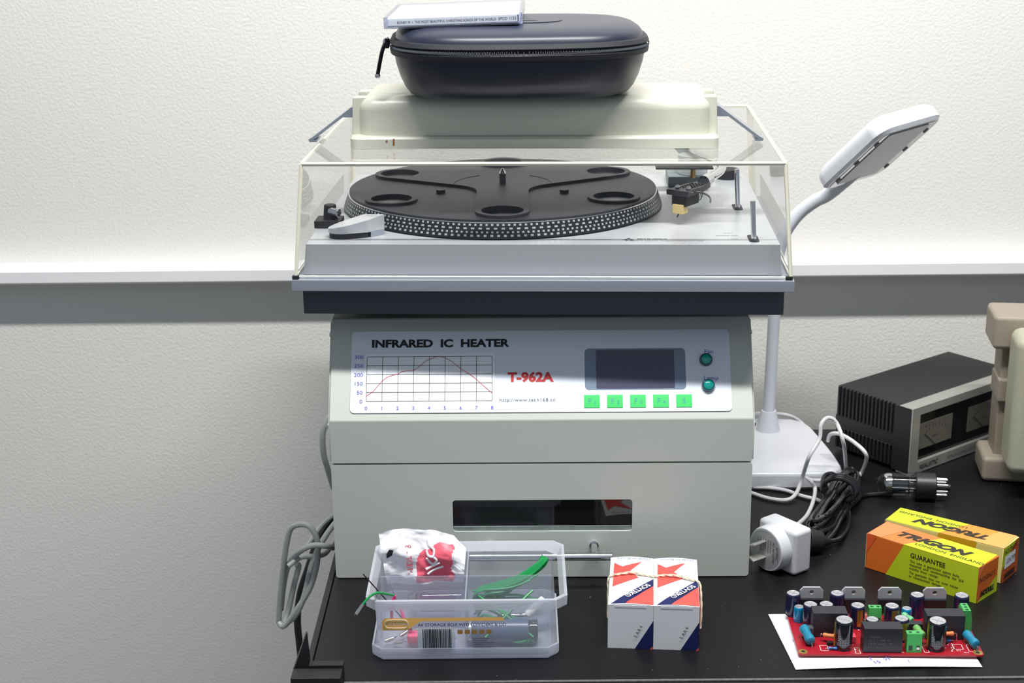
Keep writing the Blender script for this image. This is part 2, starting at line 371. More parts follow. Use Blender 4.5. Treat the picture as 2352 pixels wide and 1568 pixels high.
m.text('START', .002, td(.384, .060), dk); m.text('POWER OFF', .0022, td(.376, .050), dk, sx=1.2); m.text('STOP', .002, td(.389, .038), dk)
m.text('UP', .002, td(.390, .185), dk); m.text('DOWN', .002, td(.384, .175), dk)
m.build('deck', R)
PC = Vector((.1778, .1884, 0)); Mp = Matrix.Translation(PC)
m = MB()
darkp = mat('dark platter', (36, 37, 42), .35, .3); dot = mat('platter dots', (180, 187, 192), .35, .4)
RB, RT, ZB, ZP = .1562, .1516, .0405, .0532
m.lathe([(.13, .0390), (RB, ZB-.0008), (RB, ZB), (RT, ZP)], darkp, Mp, 128, True, False)
m.lathe([(RT, ZP), (RT-.0004, ZP+.0007), (RT-.0012, ZP+.0008)], mat('bright rim', (215, 215, 218), .2, 1), Mp, 128, False, False)
m.lathe([(RT-.0012, ZP+.0008), (.004, ZP-.0003)], mat('satin platter top', (150, 152, 156), .35, 1), Mp, 96, False, False)
for (t0, t1, cnt, fr) in ((.81, .94, 190, .40), (.57, .69, 140, .45), (.32, .45, 210, .42), (.08, .22, 162, .42)):
    for k in range(cnt):
        a0 = 2*PI*k/cnt; a1 = a0+2*PI/cnt*fr; q = []
        for a, t in ((a0, t0), (a1, t0), (a1, t1), (a0, t1)):
            r = RB+(RT-RB)*t+.00012; q.append((r*math.cos(a), r*math.sin(a), ZB+(ZP-ZB)*t+.0001))
        m.add(q, [[0, 1, 2, 3]], dot, Mp)
m.build('platter', R)
# mat: disc with six holes, a raised three-armed plate and rings
m = MB(); RH = .1215; ROT = .05
hc = [(RH*math.cos(ROT+math.radians(a)), RH*math.sin(ROT+math.radians(a))) for a in (-90, 30, 150, -30, 90, 210)]
m.holed(circ(0, 0, .1502, 128), [circ(x, y, .0195, 36) for x, y in hc], ZP-.0002, .0558, matm, Mp)
poly = []
for i, a in enumerate((-90, 30, 150)):
    A = math.radians(a)+ROT; d = Vector((math.cos(A), math.sin(A))); nrm = Vector((-d.y, d.x)); c = d*RH
    for k in range(17):
        t = -PI/2+PI*k/16; poly.append(tuple(c+d*.0248*math.cos(t)+nrm*.0248*math.sin(t)))
    B = A+math.radians(60); cn = Vector((math.cos(B), math.sin(B)))*.0286; d2 = Vector((math.cos(A+math.radians(120)), math.sin(A+math.radians(120))))
    p0, p2 = cn+d*.022, cn+d2*.022
    for k in range(9):
        t = k/8; poly.append(tuple(p0*(1-t)**2+cn*2*t*(1-t)+p2*t*t))
m.holed(poly, [circ(x, y, .0195, 36) for x, y in hc[:3]], .0558, .0586, matm, Mp)
for x, y in hc[3:]: m.holed(circ(x, y, .0250, 40), [circ(x, y, .0195, 36)], .0558, .0580, matm, Mp)
for x, y in ((-.0585, -.030), (.061, -.030)): m.cyl(PC+Vector((x, y, .0558)), PC+Vector((x, y, .0590)), .0044, matm, n=24)
for a0, a1 in ((122, 180), (0, 58)):
    m.tube([PC+Vector((.048*math.cos(math.radians(a0+(a1-a0)*k/8)), .048*math.sin(math.radians(a0+(a1-a0)*k/8)), .0586)) for k in range(9)], .0005, rub, 6, 2)
lab(m.build('platter_mat', R), 'dark rubber mat with round openings and a raised three-armed star')
m = MB(); m.cyl(PC+Vector((0, 0, .0555)), PC+Vector((0, 0, .0690)), .0034, mat('spindle steel', (150, 150, 155), .2, 1), n=20); m.lathe([(.0034, .0690), (.0030, .0700), (.001, .0738)], steel, Mp, 20, False)
m.build('spindle', R)
# strobe lamp housing
hs = [(.0556, .0750), (.0771, .0555), (.0650, .0432), (.0500, .0370), (.0400, .0350), (.0320, .0370), (.0275, .0425), (.0285, .0500), (.0350, .0590)]
hs = [tuple(p) for p in [Vector((x, y)) for x, y in hs]][::-1][::-1]
hs = [tuple(p.xy) for p in catmull([(x, y, 0) for x, y in hs[2:]], 4)]+hs[:2]
hs = hs[::-1]
m = MB(); tp = lambda x, y: .0475+(x-.027)*.20
m.prism(hs, .0435, .05, mat('satin silver plastic', (205, 208, 212), .3, .5), None, .0006, tp)
m.hexa([(.060, .056, .0386), (.0662, .0442, .0386), (.0769, .0555, .0386), (.0575, .073, .0386), (.060, .056, .044), (.0662, .0442, .044), (.0769, .0555, .044), (.0575, .073, .044)], aluf)
q = [(x+(.045-x)*.06, y+(.05-y)*.06) for x, y in hs]; m.prism([p for p in q if p[0] < .066], .0386, .0436, rub)
m.text('STROBE 50Hz', .0022, frame((.0585, .063, tp(.0585, .063)+.0002), (.7, -.65, .14), (.6, .7, .12)), gry)
lab(m.build('strobe_lamp', R), 'silver wedge-shaped strobe lamp housing')
m = MB(); m.box(.0085, .033, .079, .104, ZD, .0455, rub, .0008); m.cyl((.022, .092, .045), (.022, .092, .0585), .0068, rub, r1=.0056, n=24, bev=.0006)
m.cyl((.0225, .0890, .0530), (.0315, .0840, .0520), .0040, steel, n=20, bev=.0005); lab(m.build('adaptor_post', R), 'black post with silver screw')
# levers and knob
for (x, y, zt_) in ((.4065, .172, .0765), (.4086, .040, .0735)):
    m = MB(); m.prism(rrect(x-.0045, x+.0045, y-.014, y+.014, .0042), ZD, ZD+.0003, rub); m.cyl((x, y-.004, ZD), (x-.0018, y-.003, zt_), .0024, steel, n=16, bev=.0003); lab(m.build('lever', R), 'thin silver lever in a black slot')
m = MB(); m.cyl((.409, .3175, ZD), (.409, .3175, .0485), .0125, rub, n=32, bev=.0008); m.build('anti_skate_knob', R)
# tonearm
m = MB(); gg = mat('grey arm base', (112, 124, 126), .4)
m.box(.344, .386, .268, .322, ZD, .0500, gg, .002); m.cyl((.3700, .285, .050), (.3700, .285, .070), .0155, alu, n=32, bev=.001); m.cyl((.3690, .262, .0500), (.3690, .262, .0660), .0028, mat('brass', (170, 140, 90), .25, 1), n=16)
m.build('tonearm_base', R)
TA = thing  # keep helper name local
m = MB()
path = [(.366, .300, .0770), (.372, .268, .0765), (.384, .236, .0755), (.3925, .205, .0745), (.3905, .180, .0735), (.383, .160, .0725), (.3755, .143, .0718)]
m.tube(path, .0042, steel, 14, 8); m.cyl((.366, .300, .077), (.362, .335, .077), .013, gg, n=28, bev=.001)
m.cyl((.3755, .143, .0718), (.3700, .131, .0714), .0062, steel, n=20)
m.box(.330, .388, .238, .262, .0628, .0645, rub, .0006)
TAO = m.build('tonearm', R)
hsx = [(.3340, .0985), (.3530, .0870), (.3600, .0950), (.3780, .1240), (.3700, .1340), (.3620, .1380), (.3540, .1330)]
hsx = [(.3340, .0985), (.3525, .0850), (.3790, .1230), (.3740, .1330), (.3640, .1390)]
Mh = frame((.3433, .0917, .0665), (.0190, -.0135, 0), (.0290, .0400, .0006))
m = MB()
hp = [(-.0115, 0), (.0115, 0), (.0105, .032), (.0065, .048), (-.0065, .048), (-.0105, .032)]
m.prism(hp, 0, .0050, mat('headshell black', (46, 46, 50), .35), Mh, .0008)
for i in range(6):
    for j in range(4): m.cyl(Mh @ Vector((-.0055+j*.0036, .014+i*.0042, .0049)), Mh @ Vector((-.0055+j*.0036, .014+i*.0042, .0054)), .0011, BLACK, n=8)
for x in (-.006, .006): m.sphere(Mh @ Vector((x, .010, .0056)), .0024, steel, n=12)
hsO = m.build('headshell', TAO)
m = MB(); m.box(-.0078, .0078, .003, .026, -.0105, 0, rub, .0008, M=Mh); m.box(-.0058, .0058, .0010, .010, -.0172, -.0085, mat('cream stylus body', (214, 190, 130), .45), .0007, M=Mh)
m.cyl(Mh @ Vector((0, .004, -.0172)), Mh @ Vector((-.001, .002, -.0205)), .0006, BLACK, n=8)
for k, c in enumerate(((190, 40, 40), (240, 240, 240), (40, 130, 60))): m.tube([Mh @ Vector((.002*k-.002, .026, -.006)), Mh @ Vector((.002*k, .034, -.0095)), Mh @ Vector((.002*k-.002, .043, -.002))], .0005, mat('cartridge lead %d' % k, c, .4), 6)
lab(m.build('cartridge', TAO), 'black cartridge with cream stylus body')
m = MB(); m.tube([Mh @ Vector((.010, .012, .002)), Mh @ Vector((.020, .010, .0035)), Mh @ Vector((.031, .006, .0018)), Mh @ Vector((.033, .0045, -.0035))], .0009, steel, 8); m.build('finger_lift', TAO)
# clear lid
acr = clear('clear acrylic'); edge = mat('acrylic edge', (235, 232, 212), .25, coat=.4)
m = MB(); Z0, Z1 = .0106, .1123
b = [(.0020, .0035), (.4400, .0035), (.4400, .3490), (.0020, .3490)]; t = [(.0098, .0135), (.4328, .0135), (.4328, .3460), (.0098, .3460)]
def q4(i, j, h): return [(*b[i], Z0), (*b[j], Z0), (*t[j], Z1), (*t[i], Z1)]
for i, j in ((0, 1), (1, 2), (2, 3), (3, 0)): m.add(q4(i, j, 0), [[0, 1, 2, 3]], acr)
m.add([(x, y, Z1) for x, y in t], [[0, 1, 2, 3]], acr)
DCO = m.build('dust_cover', R, ang=10)
m = MB(); e = .0030
def bar(p, q, r=.0015): m.tube([p, q], r, edge, 6, 0)
ti = [Vector((t[i][0]+(e if i in (0, 3) else -e)*.5, t[i][1]+(e if i < 2 else -e)*.5, Z1-.0016)) for i in range(4)]
bi = [Vector((b[i][0]+(e if i in (0, 3) else -e)*.5, b[i][1]+(e if i < 2 else -e)*.5, Z0+.0016)) for i in range(4)]
for i in range(4): bar(ti[i], ti[(i+1) % 4], .0020); bar(bi[i], bi[(i+1) % 4], .0008); bar(bi[i], ti[i], .0019)
lab(m.build('dust_cover_edge', DCO), 'cream-coloured cut edges of the clear lid')
for x in (.0035, .437): MB().box(x-.003, x+.003, .0015, .006, .0103, .0135, rub, .0005).build('lid_bumper', DCO)

# ================================================================== cream enclosure on the lid
def on_player(v): return TLOC + (Matrix.Rotation(TR, 3, 'Z') @ Vector(v))*TS
cream = mat('cream enamel', (208, 208, 193), .34, bump=.00012, bscale=420, speck=None)
E = thing('enclosure_lid', 'cream metal enclosure lid with two latches lying on the record player cover', 'enclosure lid', on_player((.212, .135, .1128)), TR, scale=TS)
m = MB(); hx, d0, d1 = .1675, -.056, .056
def rr3(x0, x1, y0, y1, r, z, n=5): return [(a, c, z) for a, c in rrect(x0, x1, y0, y1, r, n)]
m.loft([rr3(-hx, hx, d0, d1, .008, 0), rr3(-hx, hx, d0, d1, .008, .0085), rr3(-hx+.0015, hx-.0015, d0+.0015, d1-.0015, .007, .0105), rr3(-hx+.007, hx-.007, d0+.006, d1-.003, .008, .0110)], cream)
FLG = m.build('flange', E)
m = MB(); bx = .1598; rings = []
for k in range(9):
    a = PI/2*k/8; i = .0125*(1-math.cos(a)); zz = .0335+.0125*math.sin(a); rings.append(rr3(-bx+i, bx-i, -.050+i, .052-i, max(.003, .014-i*.7), zz))
m.loft([rr3(-bx, bx, -.050, .052, .014, .0105)]+rings, cream); m.build('body', E)
for s in (-1, 1):
    for (y0, y1) in ((-.040, -.028), (.000, .014)):
        MB().hexa([(s*bx*.93, y0, .0100), (s*(hx-.0005), y0, .0100), (s*(hx-.0005), y1, .0100), (s*bx*.93, y1, .0100), (s*bx*.93, y0, .0445), (s*(hx-.002), y0, .0445), (s*(hx-.002), y1, .0445), (s*bx*.93, y1, .0445)] if s > 0 else
                  [(-(hx-.0005), y0, .0100), (-bx*.93, y0, .0100), (-bx*.93, y1, .0100), (-(hx-.0005), y1, .0100), (-(hx-.002), y0, .0445), (-bx*.93, y0, .0445), (-bx*.93, y1, .0445), (-(hx-.002), y1, .0445)], cream, .0014).build('latch_bracket', E)
    lm = mat('latch steel', (176, 184, 196), .28, .8); m = MB()
    pr = [(hx-.004, .0345), (hx+.002, .0330), (hx+.0390, .0055), (hx+.0428, .0035), (hx+.0420, .0012), (hx+.0350, .0012), (hx+.0350, .0030), (hx+.0385, .0034), (hx+.0360, .0046), (hx+.010, .0240), (hx-.004, .0240)]
    m.loft([[(s*x, y, z) for x, z in pr] for y in (-.026, -.002)], lm)
    lab(m.build('latch', E, fix=True), 'steel spring latch standing open')
m = MB(); rs = mat('rust', (150, 96, 50), .8)
m.add([(-.128, -.0562, .003), (-.1262, -.0562, .003), (-.1260, -.0562, .0090), (-.1275, -.0562, .0090)], [[0, 1, 2, 3]], rs); m.add([(-.1345, -.0562, .0060), (-.1325, -.0562, .0055), (-.1325, -.0562, .0078), (-.1335, -.0562, .0080)], [[0, 1, 2, 3]], rs)
m.build('rust_stain', FLG)

# ================================================================== black zip case
casem = mat('black moulded leather', (36, 41, 58), .36, bump=.00003, bscale=1400); cord = mat('black zip tape', (30, 32, 40), .6, bump=.0003, bscale=1500)
K = thing('zip_case', 'black zip-up hard case on top of the cream enclosure lid', 'case', on_player((.198, .114, .1592)), TR+.09, scale=TS)
def se(sx, sy, z, n=64, e=2.9, dy=0):
    out = []
    for k in range(n):
        a = 2*PI*k/n; c, s_ = math.cos(a), math.sin(a)
        out.append((math.copysign(abs(c)**(2/e), c)*sx*.1168, math.copysign(abs(s_)**(2/e), s_)*sy*.0940+dy, z))
    return out
m = MB(); m.loft([se(.70, .50, 0), se(.79, .62, .0006), se(.855, .72, .0035), se(.89, .80, .0090), se(.925, .87, .018), se(.955, .92, .030), se(.968, .945, .0385)], casem); m.build('lower_shell', K)
m = MB(); m.loft([se(.968, .945, .0380), se(.995, .985, .0395), se(1.0, .995, .0430), se(.985, .975, .0455)], cord, None, True, True); m.loft([se(.985, .975, .0470), se(1.0, .995, .0490), se(.985, .975, .0525), se(.965, .955, .0530)], cord, None, True, True); m.loft([se(.98, .97, .0452), se(.98, .97, .0473)], BLACK, None, False, False)
zt_ = mat('zip teeth', (120, 124, 134), .35, .4); ring = se(1.0, .995, .0462, 640)
for i, p in enumerate(ring):
    if p[1] < .02: m.box(p[0]-.00028, p[0]+.00028, p[1]-.0006, p[1]+.0006, .0450+.0005*(i % 2), .0466+.0005*(i % 2), zt_)
ZK = m.build('zipper', K)
m = MB(); m.loft([se(.955, .945, .0528), se(.950, .935, .0560), se(.930, .905, .0590), se(.895, .85, .0618), se(.84, .76, .0638), se(.74, .62, .0648), se(.55, .42, .0652), se(.25, .2, .0653)], casem)
lens = [(.006+.033*math.cos(a), -.012+.024*math.sin(a)) for a in [2*PI*k/32 for k in range(32)]]
m.prism(lens, .0640, .0661, casem, None, .0006)
m.add([(-.006, -.022, .0664), (.018, -.022, .0664), (.006, -.002, .0676)], [[0, 1, 2]], casem)
lab(m.build('lid', K), 'domed lid with moulded oval badge')
m = MB(); px0 = Vector((-.1175, -.012, .047)); m.sphere(px0+Vector((-.002, 0, .001)), .0048, steel, (.8, .8, 1), 14); m.box(-.1210, -.1170, -.018, -.008, .043, .052, mat('black slider', (30, 30, 34), .2, .6), .001)
m.tube([px0+Vector((-.0035, -.003, 0)), px0+Vector((-.0065, -.007, -.008)), px0+Vector((-.0105, -.010, -.026))], .0018, mat('black slider', (30, 30, 34), .2, .6), 8); m.sphere(px0+Vector((-.0107, -.010, -.0275)), .0026, steel, (1, .6, 1), 10)
lab(m.build('zipper_pull', ZK), 'black metal pull hanging at the left')

# ================================================================== cd case
A0 = on_player((.0828, .0550, .2224)); A1 = on_player((.2078, .0580, .2260))
xd = (A1-A0).normalized(); yd = Vector((0, 1, 0)); yd = (Matrix.Rotation(TR, 3, 'Z') @ Vector((-.02, 1, .0))).normalized()
CM = frame(A0, xd, yd)
CDO = bpy.data.objects.new('cd_case', None); COL.objects.link(CDO); CDO.matrix_world = CM; CDO.empty_display_size = .02
tag(CDO, 'clear CD jewel case lying tilted on the black zip case', 'CD case')
cdp = clear('jewel case plastic', (246, 248, 255), 1.5, .05, .10, (225, 230, 255)); paper = mat('white printed paper', (240, 241, 243), .5)
LC = .1252
m = MB(); m.box(0, LC, 0, .142, 0, .0104, cdp, .0005, 1); m.box(.0, .004, 0, .141, .0004, .0100, cdp); m.box(LC-.004, LC, 0, .141, .0004, .0100, cdp); m.build('case_shell', CDO)
m = MB(); m.box(.0030, LC-.0030, .0030, .138, .0012, .0088, paper)
m.box(.0036, LC-.0036, .0010, .0028, .0026, .0086, mat('spine paper', (228, 230, 228), .5))
Mt = frame((.0036, .0009, .0026), (1, 0, 0), (0, 0, 1))
m.text('BONEY M  \u2022  THE MOST BEAUTIFUL CHRISTMAS SONGS OF THE WORLD', .0023, Mt @ Matrix.Translation((.0085, .0017, 0)), BLACK, sx=.86); m.text('SPCD 1122', .0025, Mt @ Matrix.Translation((.0995, .0019, 0)), BLACK, sx=1.0)
m.box(LC-.0045, LC-.0036, .0006, .0012, .0026, .0086, BLACK)
lab(m.build('paper_insert', CDO), 'white insert with printed spine')

# ================================================================== desk lamp
whp = mat('white gloss plastic', (218, 220, 228), .22, coat=.25)
LP = thing('desk_lamp', 'white desk lamp with angled rectangular head standing right of the oven', 'lamp', (.285, 1.70, 0))
def rel(v, o): return Vector(v)-o
LO = Vector((.285, 1.70, 0))
outl = [(.2235, 1.600), (.2290, 1.584), (.245, 1.5775), (.335, 1.5775), (.3475, 1.583), (.3535, 1.594), (.352, 1.640), (.3455, 1.700), (.341, 1.728), (.330, 1.745), (.310, 1.7515), (.258, 1.7515), (.2375, 1.744), (.2280, 1.728)]
outl = [tuple(p.xy) for p in catmull([(x, y, 0) for x, y in outl], 3, True)]
cx, cy = .288, 1.662
def sc(f, z): return [(cx+(x-cx)*f-.285, cy+(y-cy)*f-1.70, z) for x, y in outl]
m = MB(); m.loft([sc(.97, .0), sc(1, .003), sc(1, .0150), sc(.985, .0180), sc(.955, .0200), sc(.6, .0235), sc(.3, .0245)], whp); m.build('base', LP)
m = MB(); pb = P(1764, 985, y=1.70)-LO; pt = P(1771, 720, y=1.70)-LO; ax = (pt-pb).normalized()
m.cyl((pb.x, 0, .0225), (pb.x, 0, .0480), .0145, whp, r1=.0085, n=32)
m.cyl((pb.x, 0, .0460), (pb.x+.002, 0, .175), .0069, mat('white satin tube', (214, 217, 226), .35), n=28); m.build('stem', LP)
HA, HB, HC, HD = Vector((.3272, 1.6562, .3121)), Vector((.3720, 1.5798, .3869)), Vector((.4472, 1.6326, .3958)), Vector((.4025, 1.7090, .3210))
GP = [Vector((pb.x+.002, 0, .168)), Vector((pb.x+.0035, 0, .200))]+[P(a, b, y=c)-LO for a, b, c in ((1784, 600, 1.70), (1794, 556, 1.70), (1811, 520, 1.70), (1838, 487, 1.698), (1873, 461, 1.693), (1905, 444, 1.688))]+[HA.lerp(HD, .5)+(HB-HA)*.12+Vector((0, 0, .008))-LO]
m = MB(); m.tube(GP, .0075, mat('white satin tube', (214, 217, 226), .35), 16); m.build('gooseneck', LP)
hx_ = (HB-HA); hy_ = (HD-HA); LH, WH = hx_.length, hy_.length
MH = frame(HA-LO, hx_, hy_)
if (MH.to_3x3() @ Vector((0, 0, 1))).z < 0: sgn = -1
else: sgn = 1
m = MB()
def hr(i, z, r): return [(x, y, sgn*z) for x, y in rrect(i, LH+.006-i, i-.002, WH+.002-i, r, 6)]
m.loft([hr(.003, 0, .016), hr(0, .003, .018), hr(0, .010, .018), hr(.001, .0150, .017), hr(.004, .0195, .016), hr(.009, .0225, .013), hr(.018, .0240, .010)], whp, MH); m.build('head', LP, fix=True)
m = MB(); m.add([(x, y, -sgn*.0004) for x, y in rrect(.006, LH-.002, .006, WH-.006, .006)], [list(range(24))], mat('clear trim plate', (190, 190, 195), .15, coat=.5), MH)
m.prism(rrect(.012, LH-.004, .014, WH-.016, .004), -.0012*sgn, -.0006*sgn, mat('grey diffuser', (150, 152, 162), .3), MH); 
for (x, y) in ((.020, .009), (.055, .009), (.092, .009), (.020, WH-.009), (.055, WH-.009), (.092, WH-.009)): m.prism(rrect(x, x+.007, y-.0015, y+.0015, .001), -.0016*sgn, -.0004*sgn, gry, MH)
lab(m.build('light_panel', LP, fix=True), 'grey diffuser on the underside')

# ================================================================== plug adapter + white cable
AN = Vector((-.80, -.60, 0)).normalized(); AY = Vector((.60, -.80, 0)).normalized()
AO = Vector((.2352, 1.3725, 0)); whm = mat('white matt plastic', (206, 208, 214), .35)
AD = bpy.data.objects.new('power_adapter', None); COL.objects.link(AD); AD.empty_display_size = .02
AD.location = AO; AD.rotation_euler = (0, 0, math.atan2(AN.y, AN.x))
tag(AD, 'white mains plug adapter lying right of the oven with pins facing left', 'power adapter')
# local: +x out of the plug face, +y = right hand side seen along +x from above
m = MB(); m.box(-.0365, -.0130, -.0235, .0260, .0005, .0455, whm, .004, 4); m.build('body', AD)
Mx = frame((0, 0, .0235), (0, 1, 0), (0, 0, 1))
m = MB(); m.lathe([(.0225, -.016), (.0222, -.003), (.0212, -.0004), (.0205, 0)], whm, Mx, 40); m.lathe([(.0196, .0001), (.0001, .0002)], mat('grey label plate', (176, 178, 182), .3, .3), Mx, 40)
Mtx = frame((.0004, 0, .0235), (0, 0, -1), (0, 1, 0))
m.text('AC ADAPTER', .0026, Mtx @ Matrix.Translation((-.011, .0095, 0)), BLACK); m.text('KPTEC', .0034, Mtx @ Matrix.Translation((-.008, .0135, 0)), BLACK, shear=.3)
for k in range(6): m.text(('MODEL: KDT05', 'INPUT 100-240V', '50/60Hz 0.2A', 'OUTPUT 5V 1A', 'MADE IN CHINA', 'CLASS II')[k], .0014, Mtx @ Matrix.Translation((-.012, .0060-.0032*k, 0)), BLACK)
lab(m.build('plug_face', AD), 'round plug disc with grey printed plate')
brs = mat('pin steel', (228, 226, 220), .25, .7)
for (yy, zz, an) in ((-.003, .0315, 22), (-.003, .0165, -22)):
    m = MB(); Mq = Matrix.Translation((0, yy, zz)) @ Matrix.Rotation(math.radians(an), 4, 'X'); m.box(0, .016, -.0036, .0036, -.0009, .0009, brs, .0003, M=Mq); m.build('pin', AD)
wc = mat('white cable', (222, 222, 226), .4); CR = .00215
def loc_pts(pts, ob):
    Mi = Matrix.LocRotScale(ob.location, ob.rotation_euler, ob.scale).inverted(); return [Mi @ Vector(p) for p in pts]
def cable(pts, r, mt, parent, name='cable', n=8):
    m = MB(); m.tube(loc_pts(pts, parent), r, mt, n, 8); return m.build(name, parent)
cable([P(1822, 1212, y=1.392), P(1852, 1185, z=.012), P(1868, 1150, z=.006), P(1872, 1122, z=.008), P(1862, 1105, y=1.560), P(1852, 1097, y=1.568)], CR, wc, AD)
UC = thing('white_cable', 'white power cable of the lamp looping up beside its base and across the desk', 'cable', P(1860, 1130, z=0))
cable([P(1700, 1112, z=.0025), P(1727, 1118, z=.0025), P(1765, 1120, z=.0025), P(1805, 1126, z=.0025), P(1840, 1138, z=.0025), P(1878, 1148, z=.0025), P(1900, 1160, z=.0025)], CR, wc, UC)
cable([P(1695, 1122, z=.0025), P(1727, 1132, z=.0025), P(1765, 1144, z=.0025), P(1805, 1148, z=.003), P(1828, 1134, z=.006), P(1843, 1095, z=.022), P(1858, 1050, y=1.548), P(1882, 1008, y=1.56), P(1886, 975, y=1.565), P(1902, 959, y=1.57), P(1922, 972, y=1.57), P(1938, 1020, y=1.56), P(1943, 1075, z=.012), P(1943, 1105, z=.004)], CR, wc, UC)
cable([P(1902, 1012, y=1.62), P(1908, 997, y=1.61), P(1930, 997, y=1.60), P(1965, 1018, y=1.59), P(1990, 1046, y=1.58), P(1980, 1082, z=.008), P(1966, 1102, z=.003)], CR, wc, UC)
cable([P(1725, 952, y=1.72), P(1745, 949, y=1.735), P(1785, 950, y=1.755), P(1815, 955, y=1.757), P(1840, 970, y=1.757), P(1856, 990, z=.004)], CR, wc, LP)
cable([P(1856, 1101, y=1.570), P(1872, 1103, y=1.568), P(1900, 1104, y=1.570), P(1930, 1110, z=.003)], CR, wc, UC)

# ================================================================== black mains lead bundle
bc = mat('black cable', (26, 27, 30), .20, coat=.2)
BO = P(1905, 1165, z=0); KB = thing('black_power_lead', 'black mains lead wound in a bundle between the adapter and the radio tube', 'power lead', BO)
e0 = P(1868, 1236, z=.010); e1 = P(1962, 1104, z=.012); ax = (e1-e0).normalized(); sd = Vector((ax.y, -ax.x, 0)).normalized(); up = Vector((0, 0, 1))
m = MB(); rnd = random.Random(3); LL = (e1-e0).length
loops = [(.000, 1.00, .0150, .016), (.004, .93, .0115, .020), (.010, 1.0, .0165, .010), (-.004, .86, .0085, .014), (.006, 1.08, .0125, .007), (.0, .97, .0180, .004), (.014, .80, .0100, .023)]
for k, (o0, f, wd, hz) in enumerate(loops):
    pts = []
    for j in range(14):
        a = 2*PI*j/14; u = .5-.5*math.cos(a)*f; s_ = math.sin(a)
        pinch = .40+.60*abs(math.cos(a))**.8 if abs(math.cos(a)) < .98 else .55
        pts.append(e0+ax*(u*LL+o0*.5)+sd*(s_*wd*pinch+(k-3)*.0011)+up*(hz-.008+.0035*math.sin(2*a+k)))
    for p in pts: p.z = max(p.z, .0028)
    m.tube(loc_pts(pts, KB), .0024, bc, 8, 5, True)
c0 = e0+ax*LL*.62
for k in range(3):
    pts = []
    for j in range(12):
        a = 2*PI*j/12; pts.append(c0+ax*(k*.0050-.004+.003*math.sin(a))+sd*(math.cos(a)*.0175)+up*(.0145+math.sin(a)*.0115))
    m.tube(loc_pts(pts, KB), .0024, bc, 8, 5, True)
m.tube(loc_pts([c0+sd*.0-ax*.0+Vector((-.016, .0, .012)), P(1888, 1120, y=1.532), P(1893, 1094, y=1.548), P(1913, 1088, y=1.553), P(1930, 1106, y=1.548)], KB), .0024, bc, 8)
m.tube(loc_pts([P(1955, 1150, z=.01), P(1985, 1138, z=.0026), P(2040, 1132, z=.0026), P(2080, 1115, z=.0026)], KB), .0024, bc, 8)
m.tube(loc_pts([P(1896, 1243, z=.009), P(1925, 1238, z=.007), P(1944, 1215, z=.004), P(1950, 1185, z=.004), P(1945, 1160, z=.008)], KB), .0024, bc, 8)
m.build('cord', KB)
m = MB(); c1 = P(1853, 1240, z=.014); c2 = P(1885, 1243, z=.011); v1, v2 = loc_pts([c1, c2], KB)
m.cyl(v1, v2, .0125, rub, r1=.0105, n=24, bev=.001); v3, = loc_pts([P(1905, 1243, z=.009)], KB); m.cyl(v2, v3, .0070, rub, r1=.0035, n=16); m.build('connector', KB)

# ================================================================== power meter
PM = thing('power_meter', 'black ribbed power meter with silver front standing at the right by the wall', 'power meter', (.4318, 1.6124, 0), math.radians(38))
cb = mat('black meter case', (32, 32, 36), .45, bump=.00005, bscale=900); LPM, HPM = .205, .0788
m = MB(); m.box(0.0015, LPM-.0015, .0165, .107, .004, HPM, cb, .0008)
for z0, z1 in ((.043, HPM-.0002), (.006, .030)):
    for k in range(15):
        y = .027+k*.0054; m.box(-.0012, .002, y, y+.0028, z0, z1, cb, .0005, 1)
m.box(-.0014, .002, .0004, .0235, .003, HPM-.0002, cb); m.box(-.0004, .002, .02, .107, .029, .044, cb)
m.build('case', PM)
m = MB(); slv = mat('satin meter front', (188, 188, 182), .35, .55)
Mf2 = frame((0, 0, 0), (1, 0, 0), (0, 0, 1))
m.holed([(-.0012, .001), (LPM, .001), (LPM, HPM+.0004), (-.0012, HPM+.0004)], [[(.0125, .0135), (LPM-.012, .0135), (LPM-.012, .0700), (.0125, .0700)]], -.017, 0.0012, slv, Mf2)
m.text('REALISTIC', .0052, Mf2 @ Matrix.Translation((.016, .0045, .0013)), BLACK, bold=.02, shear=.25, sx=1.0)
m.text('APM-200  STEREO POWER METER', .0034, Mf2 @ Matrix.Translation((.066, .0050, .0013)), gry)
m.build('front_frame', PM)
m = MB(); m.box(.012, LPM-.0115, .0035, .008, .013, .0705, mat('smoked window', (24, 24, 27), .08)); m.build('window', PM)
vf = mat('meter dial', (104, 102, 92), .5)
for u in (.0158, .1045):
    m = MB(); m.box(u, u+.060, .0020, .0034, .0265, .0570, vf, .0006)
    Mv = frame((u, .0019, .0265), (1, 0, 0), (0, 0, 1))
    for k in range(11):
        a = math.radians(140-k*10); p = Vector((.030+.034*math.cos(a), -.012+.032*math.sin(a)+.002)); m.box(p.x-.0002, p.x+.0002, p.y, p.y+.0022, 0, .0002, BLACK, M=Mv)
    for t_, xx in (('20', .012), ('10', .018), ('5', .024), ('1', .030), ('0', .037), ('+3', .044)): m.text(t_, .0022, Mv @ Matrix.Translation((xx, .0245, 0)), BLACK, align='CENTER')
    m.tube([Mv @ Vector((.030, .001, .0004)), Mv @ Vector((.010, .0175, .0004))], .0003, BLACK, 6, 0); m.text('WATTS', .0022, Mv @ Matrix.Translation((.030, .010, 0)), BLACK, align='CENTER')
    m.build('dial', PM)
for x in (.015, LPM-.015):
    for y in (.02, .095): MB().cyl((x, y, 0), (x, y, .0045), .006, rub).build('foot', PM)

